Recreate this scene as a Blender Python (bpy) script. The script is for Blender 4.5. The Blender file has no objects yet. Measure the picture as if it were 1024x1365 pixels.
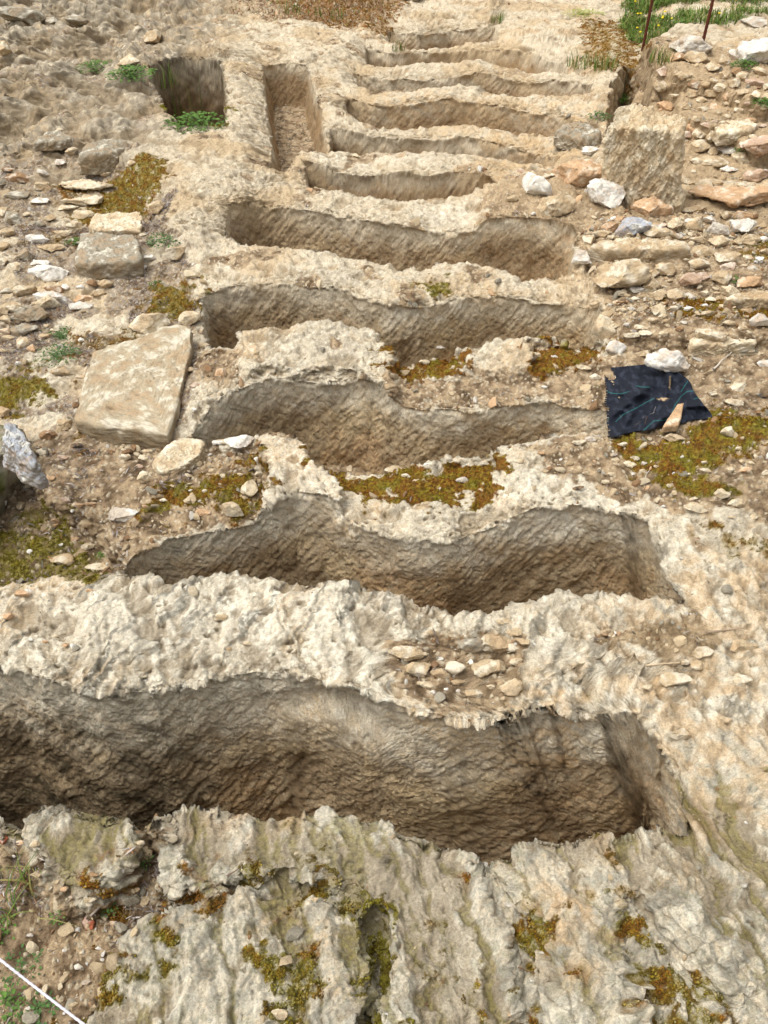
import bpy, math, random
import numpy as np
from mathutils import Vector
from mathutils.bvhtree import BVHTree

# ------------------------------------------------------------------ camera, sky, sun, exposure
SC = bpy.context.scene
COL = SC.collection
CAM_H, PITCH, FOC = 2.27, math.radians(42.4), 1150.0      # photograph is 1024 x 1365
CX, CY = 512.0, 682.5
cam = bpy.data.cameras.new("camera")
cam.sensor_fit = 'VERTICAL'; cam.sensor_height = 36.0; cam.lens = FOC / 1365.0 * 36.0
cam.clip_start = 0.05; cam.clip_end = 2000
camo = bpy.data.objects.new("camera", cam); COL.objects.link(camo)
camo.location = (0, 0, CAM_H); camo.rotation_euler = (math.pi / 2 - PITCH, 0, 0)
SC.camera = camo
SUN_EL, SUN_AZ = math.radians(66), math.radians(-95)        # azimuth from +Y towards +X
W = bpy.data.worlds.new("World"); SC.world = W; W.use_nodes = True
nt = W.node_tree
sky = nt.nodes.new('ShaderNodeTexSky'); sky.sky_type = 'NISHITA'; sky.sun_disc = False
sky.sun_elevation = SUN_EL; sky.sun_rotation = SUN_AZ
sky.air_density = 1.0; sky.dust_density = 6.0; sky.ozone_density = 0.6
bg = nt.nodes['Background']; bg.inputs['Strength'].default_value = 0.15
hs = nt.nodes.new('ShaderNodeHueSaturation'); hs.inputs['Saturation'].default_value = 0.15     # cloud cover greys the sky
nt.links.new(sky.outputs[0], hs.inputs['Color']); nt.links.new(hs.outputs[0], bg.inputs['Color'])
sl = bpy.data.lights.new("sun", 'SUN'); sl.energy = 0.85; sl.angle = math.radians(50); sl.color = (1.0, 0.96, 0.90)
so = bpy.data.objects.new("sun", sl); COL.objects.link(so)
sd_ = Vector((math.sin(SUN_AZ) * math.cos(SUN_EL), math.cos(SUN_AZ) * math.cos(SUN_EL), math.sin(SUN_EL)))
so.rotation_euler = sd_.to_track_quat('Z', 'Y').to_euler()
SC.view_settings.view_transform = 'Standard'; SC.view_settings.look = 'None'
SC.view_settings.exposure = 0.58; SC.view_settings.gamma = 1.0
try: SC.cycles.max_bounces = 6; SC.cycles.diffuse_bounces = 4
except Exception: pass

# ------------------------------------------------------------------ numeric helpers
SP, CP = math.sin(PITCH), math.cos(PITCH)
def at(px, py, z=0.0):
    """the point of height z that the photograph shows at a pixel"""
    u, v = (px - CX) / FOC, (py - CY) / FOC
    t = (CAM_H - z) / (SP + v * CP)
    return (u * t, (CP - v * SP) * t, z)
def depth_of(y, z=0.0): return y * CP + (CAM_H - z) * SP
def toscreen(x, y, z):
    D = y * CP + (CAM_H - z) * SP
    return CX + FOC * x / D, CY - FOC * (y * SP - (CAM_H - z) * CP) / D
def sr(r, g, b):
    c = np.array([r, g, b], float) / 255.0
    return np.where(c <= 0.04045, c / 12.92, ((c + 0.055) / 1.055) ** 2.4)
def ss(e0, e1, x):
    t = np.clip((x - e0) / (e1 - e0), 0, 1); return t * t * (3 - 2 * t)
_A = np.linspace(0, 2 * np.pi, 257)[:256]; _GC, _GS = np.cos(_A).astype(np.float32), np.sin(_A).astype(np.float32)
def _hash(a, b, c=0):
    h = (a.astype(np.uint32) * np.uint32(374761393)) ^ (b.astype(np.uint32) * np.uint32(668265263)) ^ np.uint32((c * 2246822519 + 0x9E3779B9) & 0xffffffff)
    h = (h ^ (h >> np.uint32(13))) * np.uint32(1274126177)
    h = (h ^ (h >> np.uint32(16))) * np.uint32(2246822519)
    return h ^ (h >> np.uint32(15))
def n2(x, y, seed=0):
    x = np.asarray(x, np.float32); y = np.asarray(y, np.float32)
    xf = np.floor(x); yf = np.floor(y); xi = xf.astype(np.int64); yi = yf.astype(np.int64)
    fx = x - xf; fy = y - yf
    u = fx * fx * fx * (fx * (fx * 6 - 15) + 10); v = fy * fy * fy * (fy * (fy * 6 - 15) + 10)
    def g(ox, oy):
        k = (_hash(xi + ox, yi + oy, seed) & np.uint32(255)).astype(np.int64)
        return _GC[k] * (fx - ox) + _GS[k] * (fy - oy)
    a = g(0, 0); b = g(1, 0); c = g(0, 1); d = g(1, 1)
    return (a + (b - a) * u + (c - a) * v + (a - b - c + d) * u * v) * 1.5
def n3(x, y, z, seed=0):
    """cheap 3-D noise: three crossed planes"""
    u = .74 * x + .43 * y + .52 * z; v = -.67 * x + .52 * y + .53 * z; w = -.04 * x - .74 * y + .67 * z
    return 0.6 * (n2(u, v, seed) + n2(v + 5.2, w + 1.7, seed + 1) + n2(w + 9.1, u + 3.3, seed + 2))
def fbm(x, y, f, o, seed=0, gain=0.5):
    s = 0; a = 1
    for i in range(o):
        s = s + a * n2(x * f, y * f, seed + 11 * i); a *= gain; f *= 2.03
    return s
def fbm3(x, y, z, f, o, seed=0, gain=0.5):
    s = 0; a = 1
    for i in range(o):
        s = s + a * n3(x * f, y * f, z * f, seed + 13 * i); a *= gain; f *= 2.03
    return s
def worley(x, y, seed=0):
    """F1, F2, cell value"""
    xi = np.floor(x).astype(np.int64); yi = np.floor(y).astype(np.int64)
    f1 = np.full(x.shape, 9., np.float32); f2 = f1.copy(); cv = np.zeros(x.shape, np.float32)
    for ox in (-1, 0, 1):
        for oy in (-1, 0, 1):
            h = _hash(xi + ox, yi + oy, seed)
            jx = (h & np.uint32(1023)).astype(np.float32) / 1023; jy = ((h >> np.uint32(10)) & np.uint32(1023)).astype(np.float32) / 1023
            d = np.hypot(xi + ox + jx - x, yi + oy + jy - y)
            m = d < f1
            f2 = np.where(m, f1, np.minimum(f2, d)); f1 = np.where(m, d, f1)
            cv = np.where(m, ((h >> np.uint32(20)) & np.uint32(1023)).astype(np.float32) / 1023, cv)
    return f1, f2, cv
def sdist(P, x, y, margin=0.6):
    """signed distance, negative inside; +margin where farther away than that"""
    P = np.asarray(P)[:, :2]
    out = np.full(x.shape, margin, np.float32)
    m = (x > P[:, 0].min() - margin) & (x < P[:, 0].max() + margin) & (y > P[:, 1].min() - margin) & (y < P[:, 1].max() + margin)
    if not m.any(): return out
    X = x[m]; Y = y[m]; d2 = np.full(X.shape, 1e9); ins = np.zeros(X.shape, bool)
    for i in range(len(P)):
        ax, ay = P[i - 1]; bx, by = P[i]
        ex, ey = bx - ax, by - ay
        t = np.clip(((X - ax) * ex + (Y - ay) * ey) / (ex * ex + ey * ey + 1e-12), 0, 1)
        d2 = np.minimum(d2, (X - ax - t * ex) ** 2 + (Y - ay - t * ey) ** 2)
        c = ((ay > Y) != (by > Y)) & (X < ex * (Y - ay) / (ey + 1e-12 * (ey == 0)) + ax)
        ins ^= c
    d = np.sqrt(d2); out[m] = np.minimum(np.where(ins, -d, d), margin)
    return out
def poly(pts, z=0.0):
    return np.array([at(*(p if len(p) == 3 else (p[0], p[1], z))) for p in pts])
def pp(s):
    """'x,y x,y ...' -> list"""
    return [tuple(float(v) for v in q.split(',')) for q in s.split()]

# ------------------------------------------------------------------ the cut rock: pits and levels
# pit: rim outline as seen in the photograph, rim height, floor height, width of the wall's batter
PITS = [
 ("-260,880 0,880 60,903 120,915 200,916 232,905 300,895 340,886 400,893 450,905 520,927 560,937 600,947 660,950 700,936 740,931 800,944 855,948 872,962 892,1010 905,1050 916,1102 880,1095 830,1108 800,1100 760,1111 720,1111 680,1130 650,1146 630,1130 580,1108 520,1091 460,1084 400,1080 330,1074 300,1070 250,1065 205,1080 182,1090 150,1070 100,1061 60,1075 32,1100 0,1082 -60,1070 -260,1075", 0, -1.02, .12),
 ("152,745 180,720 230,700 280,690 340,676 390,666 440,674 480,692 530,706 600,702 650,690 672,680 720,672 800,672 850,680 868,690 880,725 893,760 912,804 860,795 800,789 760,784 700,795 650,810 600,812 560,804 520,790 450,779 400,771 340,769 280,764 230,770 190,757 155,763", 0, -.6, .09),
 ("233,586 262,560 292,538 316,524 350,510 400,502 450,500 500,506 522,518 560,527 620,531 680,521 740,520 790,535 815,545 840,560 835,578 740,580 690,590 660,600 600,605 560,610 520,612 450,612 415,606 400,598 345,575 280,585", 0, -.5, .08),
 ("268,462 266,385 300,376 350,375 400,380 450,386 480,396 520,406 560,405 590,396 640,386 700,388 760,392 798,400 808,425 805,446 760,450 710,444 660,442 620,450 600,460 540,466 516,460 500,436 440,435 360,438 320,446 310,463", 0, -.46, .08),
 ("303,288 340,275 380,276 430,281 480,290 540,297 600,300 660,297 720,301 762,309 772,330 766,356 750,358 700,363 660,356 630,345 600,345 560,356 520,350 480,345 450,335 400,330 350,322 300,315", 0, -.46, .08),
 ("403,214 440,221 500,222 560,228 600,229 655,230 662,236 640,250 600,254 540,258 480,256 430,252 408,252", 0, -.38, .07),
 ("437,160 480,165 520,170 560,168 620,170 680,182 735,190 748,198 740,207 700,202 640,192 560,196 520,192 470,190 440,186", 0, -.55, .10),
 ("460,117 500,129 560,127 620,124 700,132 760,145 800,155 808,166 800,172 740,165 700,160 650,150 600,148 520,152 480,149 460,137", 0, -.55, .10),
 ("472,86 520,93 580,91 650,89 700,93 760,101 790,108 790,116 700,115 640,107 560,105 500,108 475,101", 0, -.5, .10),
 ("486,55 520,60 600,52 650,56 700,61 760,76 758,83 700,76 640,69 560,69 510,72 487,68", 0, -.45, .10),
 ("515,34 560,39 600,30 640,33 662,33 666,41 600,42 540,47 518,43", 0, -.45, .10),
 ("200,108 225,94 260,89 298,92 304,130 303,180 240,184 225,160 212,132", 0, -.85, .09),
 ("349,82 380,79 412,83 420,110 434,160 437,195 400,203 378,235 356,236 362,195 352,130", 0, -.38, .07),
]
PIT_PX = [np.array(pp(s)) for s, zr, zf, w in PITS]
for i_ in (6, 7, 8, 9, 10):                    # the far trenches reach a little farther back under rounded crests
    p_ = PIT_PX[i_]; mid_ = np.interp(p_[:, 0], np.linspace(p_[:, 0].min(), p_[:, 0].max(), 9), [p_[np.abs(p_[:, 0] - v) < 60, 1].mean() for v in np.linspace(p_[:, 0].min(), p_[:, 0].max(), 9)]); p_[:, 1] -= (4.5 if i_ < 8 else 6.5) * (p_[:, 1] < mid_)
PITS = [(poly([tuple(q) for q in PIT_PX[k_]], zr), zr, zf, w) for k_, (s, zr, zf, w) in enumerate(PITS)]
# levels of the upper surface: outline, height, softness of the step
LEVELS = [
 ("-300,30 0,40 200,60 330,60 340,175 345,250 300,290 262,300 215,290 195,250 150,205 80,185 -300,180", .10, .35),
 ("-300,195 0,185 100,205 165,228 205,275 225,300 255,345 262,385 262,470 240,520 232,590 200,640 160,700 140,740 30,765 -300,765", -.08, .24),
 ("-300,560 20,560 60,640 130,680 150,740 40,770 -300,770", -.16, .12),
 ("318,445 350,434 440,431 500,432 520,455 522,505 450,485 380,488 330,495", .05, .035),
 ("516,458 560,464 615,458 622,485 600,498 530,498", -.06, .05),
 ("700,452 800,447 812,470 770,482 712,488", -.06, .03),
 ("520,498 620,494 700,490 800,480 830,540 740,530 680,533 600,540 540,535", -.035, .06),
 ("345,572 392,568 410,600 455,640 455,668 400,676 365,668 358,620", .07, .03),
 ("410,606 560,612 668,600 664,640 640,665 560,668 500,655 455,640", -.06, .07),
 ("270,590 340,580 360,640 340,680 230,700 180,690 210,640", -.05, .05),
 ("520,860 570,850 640,845 690,850 700,925 640,920 560,915 525,890", -.035, .10),
 # bank and rubble shelf on the right
 ("848,84 868,76 900,98 960,112 1010,140 1300,150 1300,50 900,30 862,55", .24, .08),
 ("905,40 1300,60 1300,-150 840,-150 870,0", .20, .6),
 ("868,112 905,118 905,150 930,165 960,172 1010,196 1300,205 1300,100 870,90", .13, .05),
 ("790,330 800,305 870,285 1300,275 1300,445 900,452 830,440 800,400", .07, .06),
 ("640,262 690,235 740,225 800,235 850,290 800,310 780,345 760,330 700,305 650,300", .08, .08),
 ("818,112 836,92 864,108 868,182 845,192 820,180 810,150", -.35, .05),
 # foreground knobs and hollows
 ("30,1100 60,1078 110,1064 155,1072 180,1095 186,1130 160,1165 110,1195 70,1175 45,1140", .04, .05),
 ("184,1090 215,1092 212,1140 205,1185 262,1188 300,1190 245,1215 180,1238 150,1290 100,1400 -260,1450 -260,1120 20,1115 70,1180 110,1203 160,1175 190,1130", -.10, .05),
 ("250,1195 330,1185 420,1200 490,1215 492,1262 478,1365 470,1500 110,1500 120,1330 160,1250", .04, .05),
 ("494,1215 520,1210 516,1260 506,1365 506,1500 478,1500 484,1320", -.09, .05),
 ("300,1168 420,1168 480,1195 470,1212 380,1196 300,1190", -.045, .03),
 ("636,1140 668,1140 700,1190 740,1240 740,1400 690,1400 680,1260 655,1200", -.05, .05),
 ("830,1200 860,1195 905,1270 960,1400 850,1400 830,1260", -.04, .05),
 ("880,1150 1050,1110 1100,1300 960,1300", .05, .12),
]
LEVELS = [(poly(pp(s), max(z, 0)), z, w) for s, z, w in LEVELS]
SOIL = [  # loose earth, litter, gravel
 ("-300,195 0,185 90,200 165,225 205,275 225,300 258,345 264,385 262,470 318,470 318,500 330,520 260,520 232,590 340,580 362,640 345,672 230,695 160,735 130,765 40,775 -300,765", .04),
 ("522,494 620,494 700,486 812,470 960,470 1200,480 1200,700 960,700 880,690 850,670 740,640 700,600 800,580 820,545 740,520 680,521 620,531 560,527", .04),
 ("760,300 870,270 1200,240 1200,480 815,470 800,400 775,350", .04),
 ("810,130 860,80 1000,120 1200,150 1200,250 920,240 870,200", .05),
 ("518,862 570,850 640,842 695,850 700,925 640,940 560,932 525,900", .03),
 ("184,1090 215,1092 212,1140 205,1185 262,1188 300,1190 245,1215 180,1238 150,1290 100,1400 -260,1450 -260,1120 20,1115 70,1180 110,1203 160,1175 190,1130", .02),
 ("860,830 940,820 950,860 880,880 800,850", .03),
 ("640,262 690,235 740,225 800,235 850,290 800,310 780,345 760,330 700,305 650,300", .05),
 ("205,105 300,95 303,180 235,182", .03), ("285,-20 560,-20 530,12 470,32 350,26", .08),
]
SOIL = [(poly(pp(s)), w) for s, w in SOIL]
MOSS = [  # outline, strength, tone 0 green .. 1 orange brown
 ("145,235 200,226 230,240 225,270 180,283 120,285 90,270 130,250", .75, .5),
 ("75,235 130,232 110,252 70,250", .6, .6), ("40,300 130,275 150,290 90,312 40,325", .4, .4),
 ("195,360 262,365 262,420 225,410 200,425 185,395", .7, .45), ("80,430 200,420 205,445 150,455 90,450", .5, .5),
 ("90,455 150,448 140,470 95,468", .5, .9),
 ("516,460 560,466 616,459 620,484 590,492 545,494 520,490", 1.15, .65), ("705,452 800,449 812,468 770,480 712,484", 1.15, .7),
 ("415,608 560,614 665,602 662,632 640,658 560,666 500,655 455,642", 1.15, .6),
 ("250,620 340,600 362,640 345,660 300,665 240,668 190,670 210,640", .85, .5),
 ("800,590 900,588 960,550 1100,560 1100,600 960,620 940,665 880,660 820,610", .95, .5),
 ("900,640 960,600 965,680 905,672", .7, .3), ("885,415 1000,405 1100,420 1060,440 930,445 890,430", .9, .6),
 ("990,330 1100,330 1100,365 1000,365", .7, .5), ("15,650 60,650 120,720 130,765 10,778 -100,780 -100,650", .6, .1),
 ("0,480 50,470 60,520 0,540 -60,520", .7, .3), ("130,480 135,540 110,580 95,560", .5, .6),
 ("940,715 1050,715 1050,750 970,748", .5, .4),
 ("655,1190 700,1205 742,1245 730,1300 690,1365 650,1350 640,1300 700,1290", .75, .45),
 ("496,1240 516,1220 524,1300 520,1400 488,1400", .8, .15),
 ("350,1270 400,1290 400,1340 440,1400 350,1400 360,1330", .7, .35), ("350,1170 470,1165 480,1200 400,1205 360,1190", .6, .3),
 ("840,1225 880,1240 960,1330 1000,1400 900,1400 850,1300", .65, .4), ("215,1250 245,1270 240,1300 215,1290", .6, .2),
 ("120,1185 190,1180 280,1190 230,1215 150,1225", .7, .6), ("100,1320 160,1300 150,1365 100,1380", .6, .35),
 ("380,1115 420,1120 430,1170 385,1165", .35, .25), ("560,1200 600,1195 630,1290 600,1350 565,1330", .25, .25),
 ("780,1170 830,1170 850,1230 800,1230", .35, .3), ("560,378 600,372 600,392 575,394", .8, .3), ("770,30 860,20 860,100 790,95", .6, .6),
 ("360,0 560,-20 520,40 400,30", .5, .9), ("800,935 860,1000 870,1090 800,1080", .3, .2),
]
MOSS.append(("215,150 240,165 300,150 304,182 240,184", .9, .1))
MOSS = [(poly(pp(s)), k, t) for s, k, t in MOSS]
DARK = [  # areas of darker rock, lichen in part: outline, strength
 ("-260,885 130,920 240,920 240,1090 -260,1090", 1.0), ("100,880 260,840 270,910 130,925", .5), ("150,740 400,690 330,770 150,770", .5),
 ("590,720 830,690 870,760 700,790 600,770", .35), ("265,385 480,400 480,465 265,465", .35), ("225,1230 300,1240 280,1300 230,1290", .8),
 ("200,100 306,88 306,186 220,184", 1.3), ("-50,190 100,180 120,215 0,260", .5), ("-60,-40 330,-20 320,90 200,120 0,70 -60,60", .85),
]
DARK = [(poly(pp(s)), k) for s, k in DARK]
PALE = [("640,640 850,650 850,676 680,672", .8), ("545,265 640,265 640,292 560,296", .7), ("385,200 560,205 560,222 400,214", .6),
        ("240,1080 480,1085 640,1150 640,1250 300,1180 220,1180", .5), ("345,572 392,568 455,650 450,668 365,662", .4),
        ("380,840 520,790 530,910 400,880", .5), ("60,790 350,790 480,800 340,880 200,880 60,850", .45)]
PALE = [(poly(pp(s)), k) for s, k in PALE]
TAN = [("780,800 1100,680 1100,1150 900,1130 830,960", .7), ("280,1000 420,1020 400,1075 290,1070", 1.2), ("700,950 860,960 840,1110 640,1080", .8), ("690,890 770,900 760,940 695,950", 1.2),
       ("600,300 780,305 770,365 600,345", .6), ("725,1185 800,1180 815,1260 770,1285 730,1260", 1.1), ("500,760 640,740 640,810 520,790", .8),
       ("640,150 1200,60 1200,320 820,300 640,260", .6), ("200,120 0,300 -100,300", .3), ("500,110 760,130 700,165 520,150", .7)]
TAN = [(poly(pp(s)), k) for s, k in TAN]

def warp(x, y):
    wx = .018 * fbm(x, y, 6, 3, 5) + .006 * n2(x * 38, y * 38, 9)
    wy = .018 * fbm(x, y, 6, 3, 25) + .006 * n2(x * 38, y * 38, 29)
    return x + wx, y + wy
def macro(x, y, full=False, smooth=False):
    """height of the cut rock"""
    x, y = np.broadcast_arrays(x, y)
    xw, yw = warp(x, y)
    xs = x + .010 * fbm(x, y, 6, 2, 5, .35) + .0015 * n2(x * 30, y * 30, 9); ys = y + .010 * fbm(x, y, 6, 2, 25, .35) + .0015 * n2(x * 30, y * 30, 29)
    if smooth: xw, yw, xs, ys = x, y, x + .010 * fbm(x, y, 6, 1, 5), y + .010 * fbm(x, y, 6, 1, 25)
    T = .045 * fbm(x, y, 1.3, 2, 3) + .020 * fbm(x, y, 4.2, 2, 13)
    T = T * (0.55 + 0.45 * ss(.8, 3.0, y))
    T = T + .05 * ss(0, 1, np.clip(n2(x * .5, y * .5, 77), 0, 1))
    T = T + .16 * ss(-2.0, -2.9, x) * ss(4.6, 6, y) * (fbm(x, y, 1.9, 3, 83) + .5 * np.abs(n2(x * 1.1 + .4 * y, y * 3.1, 85)))
    hi = np.zeros(x.shape, np.float32); lw_ = np.zeros(x.shape, np.float32)
    for P, z, w in LEVELS:
        d = sdist(P, xw, yw, .5)
        k = 1 - ss(-w * .5, w * .5, d)
        if z > 0: hi = np.maximum(hi, k * z)
        else: lw_ = np.minimum(lw_, k * z)
    T = T * (1 - .3 * ss(0, .05, hi - lw_)) + hi + lw_
    pitk = np.zeros(x.shape, np.float32); near = np.full(x.shape, .6, np.float32)
    z = T
    for P, zr, zf, w in PITS:
        d = sdist(P, xs, ys, .5)
        near = np.minimum(near, np.abs(d))
        rr = .055 if (w < .092 or w > .11) else .13
        z = z - (.034 if (w < .092 or w > .11) else .10) * np.exp(-np.maximum(d, 0) / rr) * (d < .49)
        i = np.clip(-d / w, 0, 1)
        k = i ** .8
        k = k * (1 - .04 * (1 - i))
        fl = zf + .03 * fbm(x, y, 3, 2, 41)
        z = z * (1 - k) + fl * k
        pitk = np.maximum(pitk, k)
    if full: return z, T, pitk, near
    return z

# ------------------------------------------------------------------ tessellation of the ground (denser where it is steep)
PX0, PX1, PY0, PY1 = -120., 1144., -90., 1450.
def y_of(py):
    v = (py - CY) / FOC; t = CAM_H / (SP + v * CP); return (CP - v * SP) * t
def ref_xy(px, py):
    y = y_of(py); D = y * CP + CAM_H * SP
    return (px - CX) / FOC * D, y
def blur(a, n, axis):
    k = np.ones(n) / n
    for _ in range(2): a = np.apply_along_axis(lambda r: np.convolve(np.pad(r, n // 2, mode='edge'), k, 'valid')[:len(r)], axis, a)
    return a
NU, NV = 840, 2500
cpx = np.linspace(PX0, PX1, 340); fpy = PY0 + (PY1 - PY0) * np.linspace(0, 1, 4400) ** 1.35
X, Y = ref_xy(cpx[:, None], fpy[None, :]); Z = macro(X, Y, smooth=True)
D = Y * CP + CAM_H * SP
dz = np.gradient(Z, axis=1) * FOC / D / np.gradient(fpy)[None, :]; dz = np.where(dz < 0, -dz * .75, dz * .06)
dens = 1 + np.minimum(dz, 26)
for q_ in range(8): dens[:, 1:-1] = np.maximum(dens[:, 1:-1], np.maximum(dens[:, 2:], dens[:, :-2]))
dens = blur(blur(dens, 3, 1), 3, 0)
cum = np.cumsum(dens * np.gradient(fpy)[None, :], axis=1)
# the near rim of every pit is tied to one row, so that rows do not slip sideways along the ridges
def rimline(P, back=False):
    out = []
    xs_ = np.clip(cpx, P[:, 0].min() + 4, P[:, 0].max() - 4)
    for v in xs_:
        q = [P[j - 1][1] + (P[j][1] - P[j - 1][1]) * (v - P[j - 1][0]) / (P[j][0] - P[j - 1][0]) for j in range(len(P)) if (P[j - 1][0] - v) * (P[j][0] - v) <= 0 and P[j][0] != P[j - 1][0]]
        out.append(min(q) - 1 if back else max(q) - (2 if max(q) < 600 else 9))
    return blur(np.array(out)[None], 13, 1)[0]
anc = [np.full(len(cpx), PY0)]
for i in range(10, -1, -1): anc += ([rimline(PIT_PX[i], True)] if i < 6 else []) + [rimline(PIT_PX[i])]
anc += [np.full(len(cpx), PY1)]
anc = np.array(anc)
for i in range(1, len(anc) - 1): anc[i] = np.maximum(anc[i], anc[i - 1] + 6)
ca = np.array([[np.interp(anc[i, j], fpy, cum[j]) for i in range(len(anc))] for j in range(len(cpx))])     # (180, bands+1)
wgt = np.percentile(np.diff(ca, axis=1), 75, axis=0); nb = np.concatenate([[0], np.round(np.cumsum(wgt) / wgt.sum() * (NV - 1))]).astype(int)
Wt = np.zeros((len(cpx), NV))
for j in range(len(cpx)):
    tgt = np.interp(np.arange(NV), nb, ca[j]); Wt[j] = np.interp(tgt, cum[j], fpy)
Wt = blur(Wt, 3, 0)
cpy = np.linspace(PY0, PY1, 220); fpx = np.linspace(PX0, PX1, 1800)
X, Y = ref_xy(fpx[None, :], cpy[:, None]); Z = macro(X, Y, smooth=True); D = Y * CP + CAM_H * SP
dz = np.abs(np.gradient(Z, axis=1)) * FOC / D / (fpx[1] - fpx[0])
dens = 1 + 0.8 * np.minimum(dz, 8); dens = blur(blur(dens, 11, 1), 7, 0)
cum = np.cumsum(dens, axis=1); cum = (cum - cum[:, :1]) / (cum[:, -1:] - cum[:, :1])
Tt = blur(np.array([np.interp(np.linspace(0, 1, NU), cum[i], fpx) for i in range(len(cpy))]), 5, 0)   # (220, NU)
def bil(tab, a, b, a0, a1):
    """tab[a-index, b-index]; a is a coordinate a0..a1, b an index array"""
    fa = np.clip((a - a0) / (a1 - a0) * (tab.shape[0] - 1), 0, tab.shape[0] - 1.001); i = fa.astype(int); f = fa - i
    return tab[i, b] * (1 - f) + tab[i + 1, b] * f
KK, II = np.meshgrid(np.arange(NV), np.arange(NU), indexing='ij')              # (NV, NU)
px = np.broadcast_to(np.linspace(PX0, PX1, NU)[None, :], KK.shape)
for _ in range(2):
    py = bil(Wt, px, KK, PX0, PX1)
    px = bil(Tt, py, II, PY0, PY1)
GX, GY = ref_xy(px, py)
# apron to the horizon: coarse rows and columns outside the dense patch
tl = np.array([-60, -30, -16, -9, -6, -4, -3, -2.2, -1.6, -1.2, -.95, -.8, -.7, -.64])
Dl = GY[:, :1] * CP + CAM_H * SP
bx0, bx1 = GX[:, :1], GX[:, -1:]
off = np.array([40, 20, 10, 6, 4, 2.8, 2.0, 1.4, 1., .7, .45, .3, .18, .1, .05, .02])[None, :]
GXl = bx0 - off * (1 + 2 * (GY[:, :1] > 8) + Dl * .3); GXr = bx1 + off[:, ::-1] * (1 + Dl * .3)
na = off.shape[1]
GX = np.concatenate([GXl, GX, GXr], 1); GY = np.concatenate([np.repeat(GY[:, :1], na, 1), GY, np.repeat(GY[:, -1:], na, 1)], 1)
farY = np.array([300, 150, 80, 50, 35, 25, 20.]); top = GX[0]; y0 = GY[0]
rows = [(top * (1 + (fy_ - y0.mean()) / 12.), np.full_like(top, fy_)) for fy_ in farY if fy_ > y0.max() + .5]
nearY = [.30, .1, -.2, -.8, -2, -5, -12, -30]; bot = GX[-1]
rows2 = [(bot * (1 + i * .25), np.full_like(bot, v)) for i, v in enumerate(nearY)]
nt0 = len(rows)
GX = np.concatenate([np.array([r[0] for r in rows]), GX, np.array([r[0] for r in rows2])], 0)
GY = np.concatenate([np.array([r[1] for r in rows]), GY, np.array([r[1] for r in rows2])], 0)
R_, C_ = GX.shape
x = GX.ravel(); y = GY.ravel()
Zr, Tz, pitk, near = macro(x, y, True)
core = (ss(0, .6, .6 - np.maximum(0, np.abs(x) - 9)) * ss(0, 3, 17 - y)).astype(np.float32)
z = Zr

def grid_normals(x, y, z):
    Pp = np.stack([x, y, z], -1).reshape(R_, C_, 3)
    du = np.empty_like(Pp); dv = np.empty_like(Pp)
    du[:, 1:-1] = Pp[:, 2:] - Pp[:, :-2]; du[:, 0] = Pp[:, 1] - Pp[:, 0]; du[:, -1] = Pp[:, -1] - Pp[:, -2]
    dv[1:-1] = Pp[:-2] - Pp[2:]; dv[0] = Pp[0] - Pp[1]; dv[-1] = Pp[-2] - Pp[-1]
    n = np.cross(du, dv); n /= np.linalg.norm(n, axis=2, keepdims=True) + 1e-12
    return n.reshape(-1, 3)
N = grid_normals(x, y, z)
steep = 1 - ss(.35, .75, N[:, 2])                       # 1 on cut walls
wallm = np.clip(steep * ss(.0, .06, pitk) + ss(.10, .3, pitk), 0, 1) * (1 - .0)
jx, jy = warp(x, y)
def mask(polys, soft=.05, amp=.05):
    m = np.zeros(x.shape, np.float32)
    return m
qx = x + .7 * z; qy = y + z
nzA = fbm(qx, qy, 9, 4, 61); nzB = fbm(qx, qy, 28, 3, 91)
soil = np.zeros_like(z)
for P, w in SOIL:
    d = sdist(P, jx, jy, .4); soil = np.maximum(soil, 1 - ss(-w, w, d + .05 * nzA + .02 * nzB))
soil = soil * (1 - wallm)
sx0, sy0 = toscreen(x, np.maximum(y, .1), z * 0)
soil = soil * (1 - .85 * ss(.0, .3, fbm(x, y, 2.8, 3, 977)) * ss(275, 240, sx0) * ss(600, 540, sy0) * ss(150, 200, sy0))
soil = np.maximum(soil, .85 * ss(.55, .95, -fbm(x, y, 3.1, 3, 71) * 1.3 + .15) * (1 - wallm) * ss(1.9, 2.4, y))
flo = ss(.97, 1., pitk) * ss(.8, .97, N[:, 2]); soil = np.maximum(soil, flo)
moss = np.zeros_like(z); mtone = np.zeros_like(z)
for P, k, t in MOSS:
    d = sdist(P, jx, jy, .4)
    m = (.15 + .9 * k) * (1 - ss(-.05, .05, d + .11 * nzA + .05 * nzB)); mtone = np.where(m > moss, t, mtone); moss = np.maximum(moss, m)
moss = moss * (1 - .8 * wallm)
def soft(L):
    o = np.zeros_like(z)
    for P, k in L:
        d = sdist(P, jx, jy, .5); o = np.maximum(o, k * (1 - ss(-.12, .12, d + .10 * nzA)))
    return o
dark = soft(DARK); pale = soft(PALE); tan_ = soft(TAN)

# ---- relief: along the surface normal
rockm = (1 - soil) * (1 - np.clip(moss, 0, 1) * .6)
topm = rockm * (1 - wallm)
disp = np.zeros_like(z)
fade = 1 / (1 + np.maximum(0, y - 4) * .06)
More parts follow.
